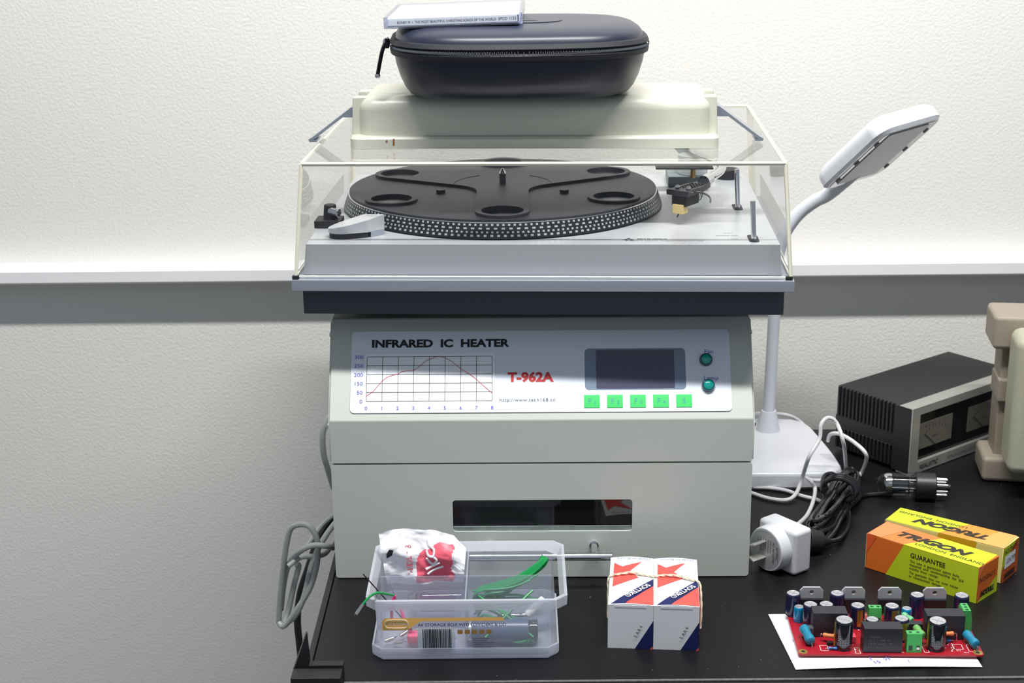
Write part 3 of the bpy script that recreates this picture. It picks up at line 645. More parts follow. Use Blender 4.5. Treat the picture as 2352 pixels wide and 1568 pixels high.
# ================================================================== beige instrument
BI = thing('instrument_case', 'large beige instrument case with ribbed corner guards at the right edge', 'instrument case', (.5635, 1.62, 0), math.radians(-8))
bb = mat('brown beige plastic', (150, 140, 126), .5, bump=.00006, bscale=600); bg = mat('grey green beige shell', (172, 172, 152), .45, bump=.00018, bscale=420)
m = MB(); m.box(-.040, .22, -.022, .020, .016, .180, bb, .003); m.build('frame', BI)
for z0, z1 in ((.0005, .029), (.152, .190)):
    MB().box(-.052, .22, -.034, .026, z0, z1, bb, .0055, 3).build('corner_guard', BI)
MB().box(-.042, -.026, -.029, .018, .092, .117, bb, .002).build('latch', BI)
m = MB(); m.box(-.036, .22, -.090, -.0341, .030, .181, bg, .011, 5); lab(m.build('cover', BI), 'grey-green textured cover')

# ================================================================== radio tube
v0 = Vector((.3832, 1.5566, .0142)); v1 = Vector((.4620, 1.5450, .0142)); d = (v1-v0).normalized()
RT_ = bpy.data.objects.new('vacuum_tube', None); COL.objects.link(RT_); RT_.empty_display_size = .02; RT_.matrix_world = Matrix.Translation(v0) @ d.to_track_quat('Z', 'Y').to_matrix().to_4x4()
tag(RT_, 'glass radio tube with black octal base lying on its side in front of the meter', 'vacuum tube')
tg = clear('tube glass', (240, 243, 246), 1.52, .0)
prf = [(.0005, 0), (.006, .0008), (.0105, .0035), (.0135, .008), (.0142, .013), (.0142, .044)]
m = MB(); m.lathe(prf, tg, None, 36, True, False); m.build('glass_envelope', RT_)
m = MB(); gm = mat('getter mirror', (215, 212, 206), .12, 1); RI = RT_.matrix_world.inverted().to_3x3(); upv = RI @ Vector((0, -.35, 1)); a0 = math.atan2(upv.y, upv.x); vs = []
for k in range(17):
    a = a0+(k/16-.5)*2.6
    for r_, z in ((.0118, .0072), (.0131, .0098), (.0134, .0150)): vs.append((r_*math.cos(a), r_*math.sin(a), z))
m.add(vs, [[3*k+j, 3*k+j+1, 3*k+j+4, 3*k+j+3] for k in range(16) for j in range(2)], gm); lab(m.build('getter_flash', RT_), 'silvery mirror patch')
m = MB(); gpl = mat('grey anode plate', (66, 68, 74), .35, .5); m.box(-.0065, .0065, -.004, .004, .016, .033, gpl, .001)
for z in (.015, .0335): m.cyl((0, 0, z), (0, 0, z+.0005), .0112, clear('mica', (200, 195, 185), 1.5, .1, .15, (190, 180, 160)), n=28)
for x in (-.008, .008): m.cyl((x, 0, .014), (x, 0, .044), .0005, steel, n=8)
m.build('electrodes', RT_)
m = MB(); m.lathe([(.0142, .040), (.0150, .041), (.0150, .0605), (.0142, .0615)], mat('black bakelite', (24, 24, 26), .4), None, 36); m.build('tube_base', RT_)
for k in range(8):
    a = 2*PI*k/8+.2; MB().cyl((.0088*math.cos(a), .0088*math.sin(a), .0613), (.0088*math.cos(a), .0088*math.sin(a), .0735), .0012, steel, n=10, bev=.0003).build('pin', RT_)
MB().cyl((0, 0, .0613), (0, 0, .0770), .0036, rub, n=16, bev=.0004).build('key_post', RT_)

# ================================================================== tube cartons (orange and lime)
org = mat('orange carton', (226, 112, 38), .42); orl = mat('light orange carton', (238, 128, 60), .42); lime = mat('lime carton', (196, 214, 36), .42); card = mat('raw card edge', (200, 160, 120), .8); brn = mat('dark brown print', (48, 40, 34), .5); lsheen = mat('lime carton with reflection', (228, 226, 140), .45)
H = .0358
def carton(F, Lp, Rp, flip, label):
    F = Vector(F); Lv = Vector(Lp)-F; Rv = Vector(Rp)-F
    T_ = thing('tube_carton', label, 'carton', F, 0, 'orange and lime radio tube cartons')
    m = MB(); z = Vector((0, 0, H)); o0 = Vector((0, 0, 0)); e = .0004
    base = [o0, Rv, Rv+Lv, Lv]
    m.hexa([*base, *[p+z for p in base]], org if not flip else lsheen, .0004, 1)  # rear carton: reflection on its long side is painted in as a paler lime
    xl = (-Lv).normalized()
    top = frame(Lv+z, -Lv, Rv); Ln, Wn = Lv.length, Rv.length
    side = frame(Lv, -Lv, (0, 0, 1)); end = frame(o0, Rv, (0, 0, 1))
    def pl(fr, pts, mt, l=.0003): m.add([(x, y, l) for x, y in pts], [list(range(len(pts)))], mt, fr)
    if not flip:
        pl(top, [(0, 0), (.33*Ln, 0), (.52*Ln, Wn), (0, Wn)], orl); pl(top, [(.33*Ln, 0), (Ln, 0), (Ln, Wn), (.52*Ln, Wn)], lime)
        pl(top, [(.0, 0), (.12*Ln, 0), (.24*Ln, Wn), (.0, Wn)], mat('pink orange carton', (244, 140, 84), .42), .00045)
        pl(side, [(.19*Ln, 0), (Ln, 0), (Ln, H), (.34*Ln, H)], lime); pl(side, [(0, H*.45), (.09*Ln, H), (0, H)], mat('red orange carton', (230, 92, 46), .42))
        pl(end, [(0, 0), (Wn, 0), (Wn, H*.5)], lime); pl(end, [(0, H*.7), (Wn*.30, H), (0, H)], mat('pink orange carton', (244, 140, 84), .42))
        m.text('TRIGON', .0105, top @ Matrix.Translation((.020, .0150, .0004)), brn, bold=.058, shear=.35, sx=1.32)
        m.text('LONDON  ENGLAND', .0044, top @ Matrix.Translation((.046, .0065, .0004)), brn, sx=1.18)
        m.text('GUARANTEE', .0049, side @ Matrix.Translation((.0465, .0255, .0004)), BLACK, bold=.015, sx=.92)
        for k, t_ in enumerate(('This  tube  is  guaranteed  against  faulty', 'material  and  workmanship  for  SIX', 'months  from  receipt.', 'The  guarantee  does  not  cover  misuse', 'or  consequential  damage.')):
            m.text(t_, .0025, side @ Matrix.Translation((.0465, .0205-.0036*k-(.0008 if k > 2 else 0), .0004)), BLACK, sx=(.90, 1.07, .95, .87, .90)[k], bold=.01)
        er = end @ Matrix.Translation((Wn*.86, 0, .0004)) @ Matrix.Rotation(PI, 4, 'Z')
        m.text('LONDON', .0050, er @ Matrix.Translation((0, -H*.68, 0)), BLACK, sx=.95); m.text('TRIGON', .0052, er @ Matrix.Translation((0, -H*.27, 0)), BLACK, bold=.06, shear=.3, sx=.9)
    else:
        pl(top, [(0, 0), (.46*Ln, 0), (.60*Ln, Wn), (0, Wn)], lime); pl(top, [(.46*Ln, 0), (Ln, 0), (Ln, Wn), (.60*Ln, Wn)], mat('warm orange carton', (240, 150, 60), .42)); pl(top, [(.74*Ln, 0), (Ln, 0), (Ln, Wn), (.86*Ln, Wn)], mat('pale orange carton', (244, 170, 96), .42), .00045)
        pl(side, [(.36*Ln, 0), (.72*Ln, 0), (.78*Ln, H), (.46*Ln, H)], mat('mustard carton', (206, 172, 30), .42))
        pl(end, [(0, 0), (Wn, 0), (Wn, H), (0, H)], mat('deep orange carton', (206, 92, 38), .42)); pl(end, [(0, H*.4), (Wn*.8, H), (0, H)], lime, .00045); pl(end, [(.0040, H*.37), (.0280, H*.37), (.0280, H*.74), (.0040, H*.74)], paper, .0006)
        tr = top @ Matrix.Translation((Ln, Wn, .0004)) @ Matrix.Rotation(PI, 4, 'Z')
        m.text('TRIGON', .0105, tr @ Matrix.Translation((.018, .0165, 0)), brn, bold=.058, shear=.35, sx=1.32); m.text('LONDON  ENGLAND', .0044, tr @ Matrix.Translation((.045, .0080, 0)), brn, sx=1.18)
        er = end @ Matrix.Translation((Wn*.86, 0, .0007)) @ Matrix.Rotation(PI, 4, 'Z')
        m.text('LONDON', .0050, er @ Matrix.Translation((0, -H*.93, 0)), BLACK, sx=.95); m.text('6SL7GT', .0045, er @ Matrix.Translation((.003, -H*.62, 0)), BLACK, sx=.95); m.text('TRIGON', .0052, er @ Matrix.Translation((0, -H*.22, 0)), BLACK, bold=.06, shear=.3, sx=.9)
    m.build('carton_body', T_)
    m = MB(); m.hexa([o0+z*.03+xl*.0002, Rv+z*.03+xl*.0002, Rv+z*.03+xl*.0007, o0+z*.03+xl*.0007, o0+z*.97+xl*.0002, Rv+z*.97+xl*.0002, Rv+z*.97+xl*.0007, o0+z*.97+xl*.0007] if False else [Lv-xl*.0002+z*.02, Lv+Rv-xl*.0002+z*.02, Lv+Rv-xl*.001+z*.02, Lv-xl*.001+z*.02, Lv-xl*.0002+z*.98, Lv+Rv-xl*.0002+z*.98, Lv+Rv-xl*.001+z*.98, Lv-xl*.001+z*.98], card)
    m.build('end_flap', T_)
carton((.4189, 1.3016, .0002), (.3340, 1.3800, .0002), (.4448, 1.3272, .0002), False, 'orange and lime tube carton with GUARANTEE text on its front side')
carton((.4535, 1.3420, .0002), (.3590, 1.4128, .0002), (.4765, 1.3692, .0002), True, 'orange and lime tube carton behind, with a white sticker on its end')

# ================================================================== red white blue cartons tied with string
wcd = mat('white carton', (236, 236, 240), .45); nav = mat('navy carton', (26, 36, 92), .42); rdc = mat('coral red carton', (240, 88, 80), .42)
SR = -.085
def sov(x, y, label):
    T_ = thing('tube_carton', label, 'carton', (x, y, .0002), SR, 'white red and navy radio tube cartons')
    w_, l_, h_ = .0394, .0955, .0417; m = MB()
    # body with bowed top
    n = 7; rings = []
    for j in range(6):
        y_ = l_*j/5; r_ = [(0, y_, 0), (w_, y_, 0)]
        for i in range(n):
            t = i/(n-1); bow = .0016*math.sin(PI*t)*(j/5)+(.0012*math.sin(PI*t) if j == 0 else 0); r_.append((w_*(1-t), y_, h_+bow))
        rings.append(r_)
    m.loft(rings, wcd)
    f = frame((0, 0, 0), (1, 0, 0), (0, 0, 1))
    pl = lambda pts, mt, l=.0003: m.add([(a, c, l) for a, c in pts], [list(range(len(pts)))], mt, f)
    pl([(w_*.60, 0), (w_, 0), (w_, h_*.66)], nav); pl([(w_*.93, 0), (w_, 0), (w_, h_*.08)], rdc, .0005)
    for k, c in enumerate('5AR4'): m.text(c, .0030, f @ Matrix.Translation((w_*(.63+.040*k), h_*(.25+.075*k), .0004)) @ Matrix.Rotation(math.radians(62), 4, 'Z'), BLACK)
    s = frame((w_, 0, 0), (0, 1, 0), (0, 0, 1)); m.add([(0, 0, .0002), (l_, 0, .0002), (l_, h_, .0002), (0, h_, .0002)], [[0, 1, 2, 3]], rdc, s)
    def tz(u, v): return h_+.0016*math.sin(PI*min(1, max(0, u/w_)))*max(v/l_, .0)+(.0012*math.sin(PI*u/w_)*max(0, 1-v/l_*5))+.00035
    def tp_(fn_pts, mt, l=0, nn=10):
        """strip between two curves across x"""
        (a0, b0), (a1, b1) = fn_pts; vs = []; 
        for i in range(nn+1):
            t = i/nn
            p = Vector(a0).lerp(Vector(b0), t); q = Vector(a1).lerp(Vector(b1), t)
            vs += [(p.x, p.y, tz(p.x, p.y)+l), (q.x, q.y, tz(q.x, q.y)+l)]
        m.add(vs, [[2*i, 2*i+1, 2*i+3, 2*i+2] for i in range(nn)], mt)
    # navy band, curved
    band = [(Vector((.0025, .001)), Vector((.0150, .001))), (Vector((.010, .0125)), Vector((.0180, .0065))), (Vector((.019, .025)), Vector((.0255, .0180))), (Vector((.0275, .036)), Vector((.0325, .0285))), (Vector((.034, .045)), Vector((.0385, .0370))), (Vector((.0392, .0520)), Vector((.0392, .0380)))]
    vs = []; 
    for a, c in band:
        for k in range(3): p = a.lerp(c, k/2); vs.append((p.x, p.y, tz(p.x, p.y)))
    m.add(vs, [[3*i+j, 3*i+j+1, 3*i+j+4, 3*i+j+3] for i in range(len(band)-1) for j in range(2)], nav)
    vs = []
    for a, c in band:
        for k in range(4): p = c.lerp(Vector((.0392, c.y if c.y > .002 else .001)), k/3); vs.append((p.x, p.y, tz(p.x, p.y)))
    m.add(vs, [[4*i+j, 4*i+j+1, 4*i+j+5, 4*i+j+4] for i in range(len(band)-1) for j in range(3)], rdc)
    star = [(.0035, .083), (.0110, .0745), (.0285, .0850), (.0180, .0655), (.0260, .0530), (.0030, .0350)]
    for tri in ((0, 1, 5), (1, 2, 3), (1, 3, 5), (3, 4, 5)):
        a, b_, c = [Vector(star[i]) for i in tri]; vs = []; idx = {}; fs = []; N = 4
        for i in range(N+1):
            for j in range(N+1-i):
                p = a+(b_-a)*i/N+(c-a)*j/N; idx[(i, j)] = len(vs); vs.append((p.x, p.y, tz(p.x, p.y)))
        for i in range(N):
            for j in range(N-i):
                fs.append([idx[(i, j)], idx[(i+1, j)], idx[(i, j+1)]])
                if i+j < N-1: fs.append([idx[(i+1, j)], idx[(i+1, j+1)], idx[(i, j+1)]])
        m.add(vs, fs, rdc)
    mt_ = Matrix.Translation((.0335, .0385, h_+.0021)) @ Matrix.Rotation(math.radians(180+50), 4, 'Z'); m.text('SOVTEK\u00ae', .0052, mt_, wcd, bold=.02, sx=.98)
    m.text('Made in Russia', .0033, Matrix.Translation((.0365, .0925, h_+.0012)) @ Matrix.Rotation(PI, 4, 'Z'), mat('pale blue print', (120, 125, 165), .5), sx=1.12, lift=.0008)
    m.build('carton_body', T_, ang=40)
    m = MB(); m.loft([[(.006+(w_-.012)*t, -.0002, z) for t in (0, 1)]+[(.006+(w_-.012)*t, .0022, z) for t in (1, 0)] for z in (h_-.0022, h_-.0002)], wcd); m.build('tuck_flap', T_)
    return T_
c_, s__ = math.cos(SR), math.sin(SR)
sx0, sy0 = .0752, 1.2232
sov(sx0, sy0, 'white red and navy tube carton, the left one of the tied pair'); sov(sx0+c_*.0396, sy0+s__*.0396, 'white red and navy tube carton, the right one of the tied pair')
STR = thing('string', 'twisted off-white string tied round the pair of white tube cartons', 'string', (sx0, sy0, 0), SR); m = MB()
pts = [(-.0012, .050, .004), (-.0012, .051, .030), (-.0005, .053, .0425), (.008, .0560, .0440), (.020, .0580, .0452), (.032, .0565, .0440), (.040, .0555, .0432), (.048, .0560, .0442), (.060, .0540, .0452), (.072, .0500, .0440), (.0795, .0470, .0425), (.0812, .042, .036), (.0818, .034, .022), (.0812, .030, .006)]
pc = catmull(pts, 10)
for ph in (0, PI):
    tw = []
    for i, p in enumerate(pc):
        a = i*.55+ph; tw.append(p+Vector((math.sin(a)*.0003, math.cos(a)*.0006, math.sin(a)*.0005)))
    m.tube(tw, .0008, mat('string fibre', (226, 216, 192), .8), 6, 0)
m.build('string_loop', STR)

# ================================================================== paper + circuit board
m = MB(); N = 12; vs = []
for i in range(N+1):
    for j in range(N+1):
        u, v = i/N, j/N; vs.append((.2322+.1585*u-.0075*v*(1-u*.6), 1.1812+.102*v+.0015*u, .0007+.0016*max(0, (1-v*4))*math.sin(PI*u)))
m.add(vs, [[i*(N+1)+j, (i+1)*(N+1)+j, (i+1)*(N+1)+j+1, i*(N+1)+j+1] for i in range(N) for j in range(N)], mat('note paper', (240, 240, 245), .6))
bl = mat('blue pen', (110, 120, 190), .6)
for (x, y, t_) in ((.298, 1.1935, '1'), (.310, 1.1925, 'W'), (.300, 1.1870, '15'), (.330, 1.1890, '/'), (.2375, 1.228, '='), (.236, 1.252, '_')): m.text(t_, .005, Matrix.Translation((x, y, .0022)) @ Matrix.Rotation(.3, 4, 'Z'), bl)
o = tag(m.build('note_paper'), 'sheet of white paper with faint pen marks under the red circuit board', 'paper')
PB = thing('circuit_board', 'red amplifier circuit board crowded with capacitors lying on white paper', 'circuit board', (.2378, 1.2006, .0), -.032)
pcb = mat('red solder mask', (160, 26, 40), .3, vary=.12, vscale=160); gold = mat('gold pad', (176, 150, 80), .35, .6); silk = mat('white silkscreen', (232, 225, 226), .5); PZ = .0048
m = MB(); m.prism(rrect(0, .158, 0, .0785, .0025), .0032, PZ, pcb)
def silkrect(x0, y0, x1, y1, t=.0005):
    for a in ((x0, y0, x1, y0+t), (x0, y1-t, x1, y1), (x0, y0, x0+t, y1), (x1-t, y0, x1, y1)): m.flat([(a[0], a[1]), (a[2], a[1]), (a[2], a[3]), (a[0], a[3])], PZ+.0001, silk)
for r_ in ((.020, .006, .027, .016), (.049, .001, .0535, .012), (.1345, .010, .143, .019), (.1465, .006, .152, .019), (.062, .034, .086, .047), (.108, .004, .1125, .018), (.068, .052, .079, .074), (.1, .05, .112, .062)): silkrect(*r_)
for k in range(60):
    x, y = rnd.uniform(.01, .15), rnd.uniform(.004, .074); m.prism(circ(x, y, .0008, 8), PZ, PZ+.0002, silk if k % 3 else gold)
for k in range(26): x, y = rnd.uniform(.122, .138), rnd.uniform(.008, .022); m.prism(circ(x, y, .0006, 6), PZ, PZ+.0003, silk if k % 2 else steel)
for x in (.0045, .1535):
    for y in (.0045, .074): m.prism(circ(x, y, .0040, 20), PZ, PZ+.00015, gold); m.prism(circ(x, y, .0017, 12), PZ, PZ+.0003, BLACK)
for (x, y, t_) in ((.136, .0065, 'R11'), (.142, .0035, 'R12'), (.150, .041, 'VOUT'), (.060, .022, 'C12'), (.03, .02, 'C7'), (.088, .003, 'IN'), (.07, .046, 'AC'), (.106, .047, 'D3')): m.text(t_, .0018, Matrix.Translation((x, y, PZ+.0001)), silk)
m.build('board', PB)
for x, y in ((.01, .01), (.148, .01), (.01, .068), (.148, .068), (.075, .03)): MB().cyl((x, y, .0012), (x, y, .0034), .001, steel, n=8).build('solder_leg', PB)
navc = mat('navy capacitor sleeve', (30, 34, 66), .2, coat=.4); blkc = mat('black capacitor sleeve', (24, 27, 36), .15, coat=.5); ctop = mat('capacitor top', (206, 206, 210), .3, .7); cyan = mat('cyan capacitor sleeve', (0, 130, 180), .22, coat=.4); gst = mat('gold stripe', (190, 160, 70), .25, .7); ltxt = mat('pale print', (150, 158, 170), .5)
def cap(x, y, r, h, sm, kind='plain', lean=0):
    m = MB(); M_ = Matrix.Translation((x, y, PZ)) @ Matrix.Rotation(lean, 4, 'X'); n = 32
    m.lathe([(r*.93, 0), (r, .0008), (r*.96, .0016), (r*.96, .0022), (r, .003), (r, h-.0022), (r*.97, h-.0010), (r*.90, h-.0002), (r*.84, h)], sm, M_, n, True, False)
    m.lathe([(r*.84, h), (r*.82, h-.0003), (.0001, h-.0003)], ctop, M_, n, False, False)
    Mc = M_ @ Matrix.Translation((0, 0, h-.0002))
    m.box(-r*.7, r*.7, -.0002, .0002, 0, .0001, ltxt, M=Mc @ Matrix.Rotation(-.5, 4, 'Z')); m.box(-.0002, .0002, -r*.7, r*.7, 0, .0001, ltxt, M=Mc @ Matrix.Rotation(-.5, 4, 'Z'))
    if kind == 'gold':
        a0, a1 = math.radians(-100), math.radians(-55)
        vs = []
        for k in range(6):
            a = a0+(a1-a0)*k/5
            for z in (.003, h-.0022): vs.append(((r+.0001)*math.cos(a), (r+.0001)*math.sin(a), z))
        m.add(vs, [[2*k, 2*k+2, 2*k+3, 2*k+1] for k in range(5)], gst, M_)
    if kind == 'black':
        a0, a1 = math.radians(175), math.radians(205); vs = []
        for k in range(5):
            a = a0+(a1-a0)*k/4
            for z in (.003, h-.0012): vs.append(((r+.0001)*math.cos(a), (r+.0001)*math.sin(a), z))
        m.add(vs, [[2*k, 2*k+2, 2*k+3, 2*k+1] for k in range(4)], gst, M_)
        for k, t_ in enumerate(('ELNA', '220', '50V')):
            a = math.radians(-112+k*28); d_ = Vector((math.cos(a), math.sin(a), 0)); fr = frame(d_*(r+.0003)+Vector((0, 0, .006)), (0, 0, 1), d_.cross(Vector((0, 0, 1)))*-1 if False else Vector((-math.sin(a), math.cos(a), 0))*-1)
            m.text(t_, .0030, M_ @ fr, ltxt, lift=.0001)
    return m.build('capacitor', PB)
for x, y in ((.0048, .0738), (.0442, .0740), (.1150, .0720), (.1545, .0715)): lab(cap(x, y, .0066, .0215, navc), 'tall navy capacitor')
lab(cap(.0085, .0610, .0046, .0145, cyan), 'small cyan capacitor'); lab(cap(.1035, .0590, .0046, .0145, cyan), 'small cyan capacitor')
for x, y in ((.0170, .0520), (.0310, .0525)): cap(x, y, .0066, .0215, navc)
for x, y in ((.0585, .0515), (.0885, .0510), (.0920, .0270)): lab(cap(x, y, .0066, .0210, navc, 'gold'), 'navy capacitor with gold stripe')
cap(.0668, .0270, .0060, .0200, navc)
for x, y in ((.0395, .0125), (.1190, .0120)): lab(cap(x, y, .0080, .0275, blkc, 'black', .05), 'large black capacitor with white print')
filmm = mat('black film capacitor', (36, 38, 46), .42)
for (x0, x1, y0, y1) in ((.0160, .0462, .0305, .0455), (.0553, .0885, .0025, .0165), (.1140, .1470, .0270, .0420)):
    m = MB(); m.box(x0, x1, y0, y1, PZ, PZ+.0232, filmm, .0006)
    if y0 < .01:
        Mt = frame((x0+.004, y0-.0001, PZ), (1, 0, 0), (0, 0, 1)); tx = mat('faint moulded print', (84, 88, 94), .5)
        for k, t_ in enumerate(('VISHAY', '2\u03bc2  J 400 V-', 'MKP 1840 - M', 'k1531')): m.text(t_, .0022, Mt @ Matrix.Translation((0, .0145-.0033*k, 0)), tx, sx=1.15)
    lab(m.build('film_capacitor', PB), 'black box film capacitor')
tab = mat('chip tab metal', (188, 192, 198), .4, .35)
for x in (.0215, .0590, .0915, .1315):
    m = MB(); M_ = frame((x, .0770, PZ), (1, 0, 0), (0, 0, 1)); hw = .0104
    m.box(-hw, hw, .0015, .0155, -.0, .0042, mat('chip body', (34, 35, 38), .4), .0004, M=M_)
    m.holed([(-hw, .0150), (hw, .0150), (hw, .0225), (hw-.0028, .0258), (-hw+.0028, .0258), (-hw, .0225)], [circ(.0, .0212, .0021, 16)], -.0010, .0012, tab, M_)
    m.build('amplifier_chip', PB)
grn = mat('green terminal plastic', (72, 172, 92), .35); dgr = mat('terminal hole', (16, 62, 36), .4)
def term(x, y, w_, n_, dp, h, rz=0):
    m = MB(); M_ = Matrix.Translation((x, y, PZ)) @ Matrix.Rotation(rz, 4, 'Z')
    pr_ = [(0, 0), (0, h*.50), (dp*.16, h), (dp*.85, h), (dp, h*.85), (dp, 0)]
    m.loft([[(xx, a, z) for a, z in pr_] for xx in (0, w_)], grn, M_)
    for k in range(n_):
        cx_ = w_*(k+.5)/n_; m.prism(circ(cx_, dp*.5, .0015, 16), h, h+.0001, dgr, M_); m.box(cx_-.0016, cx_+.0016, -.0001, .001, h*.14, h*.40, dgr, M=M_)
        if k == n_-1: m.box(cx_-.0013, cx_+.0013, -.0002, .001, h*.18, h*.30, ctop, M=M_)
    m.build('terminal_block', PB, fix=True)
term(.0925, .0035, .0128, 2, .0095, .0172); term(.0700, .0560, .0110, 2, .0090, .0150); term(.1570, .0420, .0150, 3, .0090, .0205, math.radians(90))
def resistor(p, q, r, mt, bands=(), lead=True):
    p = Vector(p); q = Vector(q); m = MB(); d_ = q-p; L = d_.length
    M_ = Matrix.Translation(p) @ d_.to_track_quat('Z', 'Y').to_matrix().to_4x4()
    m.lathe([(r*.5, 0), (r*.9, r*.25), (r, r*.7), (r, r*1.3), (r*.86, r*1.8), (r*.86, L-r*1.8), (r, L-r*1.3), (r, L-r*.7), (r*.9, L-r*.25), (r*.5, L)], mt, M_, 20)
    for k, c in enumerate(bands): z = L*(.25+.17*k); m.lathe([(r*.87, z), (r*.89, z+.0002), (r*.87, z+.0008)], c, M_, 20, False, False)
    if lead:
        dn = d_.normalized()
        m.tube([q, q+dn*.0018, q+dn*.0024+Vector((0, 0, -.002)), Vector((q.x+dn.x*.0028, q.y+dn.y*.0028, PZ))], .0004, steel, 6, 4); m.tube([p, p-dn*.0016, Vector((p.x-dn.x*.0022, p.y-dn.y*.0022, PZ))], .0004, steel, 6, 4)
    return m.build('resistor', PB)
tb = mat('teal resistor', (34, 128, 160), .35); gr2 = mat('green resistor', (110, 170, 96), .4); gr3 = mat('mint resistor', (104, 186, 128), .4); ora = mat('orange resistor', (222, 124, 66), .4); sbl = mat('blue resistor', (60, 120, 200), .35); dkb = mat('dark band', (60, 60, 60), .5)
lab(resistor((.0085, .0330, PZ+.0085), (.0125, .0125, PZ+.0048), .0045, tb), 'fat teal resistor'); lab(resistor((.1480, .0270, PZ+.0070), (.1530, .0085, PZ+.0048), .0042, tb), 'fat teal resistor')
lab(resistor((.0985, .0540, PZ+.011), (.1060, .0450, PZ+.009), .0030, gr3, (gry, gry, gry)), 'mint green resistor'); lab(resistor((.1050, .0300, PZ+.011), (.1090, .0160, PZ+.009), .0034, gr2), 'green resistor')
lab(resistor((.0240, .0235, PZ+.0062), (.0350, .0200, PZ+.0062), .0021, ora), 'orange resistor'); lab(resistor((.1260, .0230, PZ+.0080), (.1370, .0230, PZ+.0085), .0021, ora), 'orange resistor')
for (p, q) in (((.0265, .0078), (.0340, .0072)), ((.1265, .0235), (.1350, .0230)), ((.0475, .0300), (.0490, .0200)), ((.0950, .0400), (.0985, .0330)), ((.0590, .0300), (.0600, .022))): lab(resistor((*p, PZ+.0018), (*q, PZ+.0018), .0013, sbl, (dkb, dkb)), 'small blue resistor')
for (x0, x1, y0, y1, h, mt) in ((.0265, .0315, .0150, .0190, .003, rub), (.1265, .1315, .0185, .0215, .003, rub), (.0480, .0525, .0200, .0280, .006, mat('pink block', (214, 70, 84), .4)), (.0120, .0165, .0260, .0330, .011, mat('grey relay', (70, 72, 78), .4)), (.0985, .1125, .0330, .0400, .012, filmm)): MB().box(x0, x1, y0, y1, PZ, PZ+h, mt, .0005).build('component', PB)

# ================================================================== storage box
BO2 = Vector((-.1295, 1.2058, 0)); SB = thing('storage_box', 'translucent plastic storage box with dividers and an orange-topped label in front of the oven', 'storage box', BO2)
pp = clear('translucent polypropylene', (245, 247, 255), 1.4, .25, .40, (246, 248, 255)); pp2 = clear('thick translucent polypropylene', (240, 243, 255), 1.4, .3, .66, (246, 248, 255))
def cham(x0, x1, y0, y1, c): return [(x0+c, y0), (x1-c, y0), (x1, y0+c), (x1, y1-c), (x1-c, y1), (x0+c, y1), (x0, y1-c), (x0, y0+c)]
m = MB(); m.loft([[(x, y, z) for x, y in cham(0+i, .162-i, -.001+i, .112-i, .009)] for z, i in ((.0004, .001), (.0030, 0), (.0105, .0), (.0105, .0015))], pp2, None, True, False); m.build('lid', SB)
m = MB()
def tubr(z, i=0): return [(x, y, z) for x, y in cham(.0045+i, .1575-i, .0040+i, .1075-i, .006)]
m.loft([tubr(.0028, .002), tubr(.0060, .001), tubr(.030), tubr(.0535, -.001)], pp, None, True, False)
TUB = m.build('tub', SB)
m = MB(); rm = [[(x, y, z) for x, y in cham(a, .1655-a+.0005, b_, .1055-b_-.003, .0095)] for z, a, b_ in ((.0510, -.0026, -.0090), (.0600, -.0030, -.0095), (.0600, -.0005, -.0065), (.0535, .0035, -.001))]
m.loft(rm, pp2, None, False, False); m.build('rim', TUB)
pp3 = clear('clear divider plastic', (246, 248, 255), 1.4, .2, .18, (246, 248, 255))
MB().box(.0812, .0824, .0045, .107, .0035, .0545, pp).build('divider', SB)
MB().box(.0050, .157, .0520, .0532, .0035, .0535, pp3).build('divider', SB)
m = MB(); yl = .0034; Ml = frame((0, yl, 0), (1, 0, 0), (0, 0, 1)); orl2 = mat('amber label', (255, 200, 112), .45)
m.flat([(.0097, .0262), (.0300, .0262), (.0340, .0278), (.0400, .0325), (.0440, .0345), (.1146, .0345), (.1146, .0362), (.1130, .0378), (.0125, .0378), (.0097, .0352)], .0, orl2, Ml)
lw = mat('label white', (226, 230, 238), .5)
m.flat([(.0400, .0036), (.0722, .0036), (.0722, .0282), (.0400, .0282)], .0001, lw, Ml)
x = .0445
for k in range(34):
    wd = rnd.choice((.0003, .0003, .0006, .0009)); 
    if x+wd < .0700: m.flat([(x, .0066), (x+wd, .0066), (x+wd, .0272), (x, .0272)], .0003, BLACK, Ml)
    x += wd+rnd.choice((.0003, .0004, .0006))
m.text('6 942629 275970', .0019, Ml @ Matrix.Translation((.0425, .0042, .0002)), BLACK, sx=1.4)
m.text('A6 STORAGE BOX WITH DIVIDERS & LID', .0030, Ml @ Matrix.Translation((.0405, .0298, .0002)), mat('slate print', (60, 72, 100), .5), sx=1.0, bold=.01)
m.text('162 x 116 x 58 mm', .0018, Ml @ Matrix.Translation((.0180, .0040, .0002)), gry)
m.tube([Ml @ Vector((x_, y_, .0004)) for x_, y_ in rrect(.0122, .0320, .0285, .0362, .0035, 4)], .00022, lw, 6, 0, True); m.text('STATION', .0022, Ml @ Matrix.Translation((.0150, .0312, .0002)), lw, sx=1.25)
bz = mat('brown pictogram', (170, 130, 66), .5)
for k in range(5): m.flat(rrect(.0745+.0062*k, .0790+.0062*k, .0222, .0262, .0006), .0002, bz, Ml)
for k in range(7): m.flat([(.088, .0175-.002*k), (.088+(.014, .012, .018, .009, .016, .019, .013)[k], .0175-.002*k), (.088+(.014, .012, .018, .009, .016, .019, .013)[k], .0181-.002*k), (.088, .0181-.002*k)], .0002, gry, Ml)
m.build('label_sticker', TUB)
# contents
def inb(v): return BO2+Vector(v)
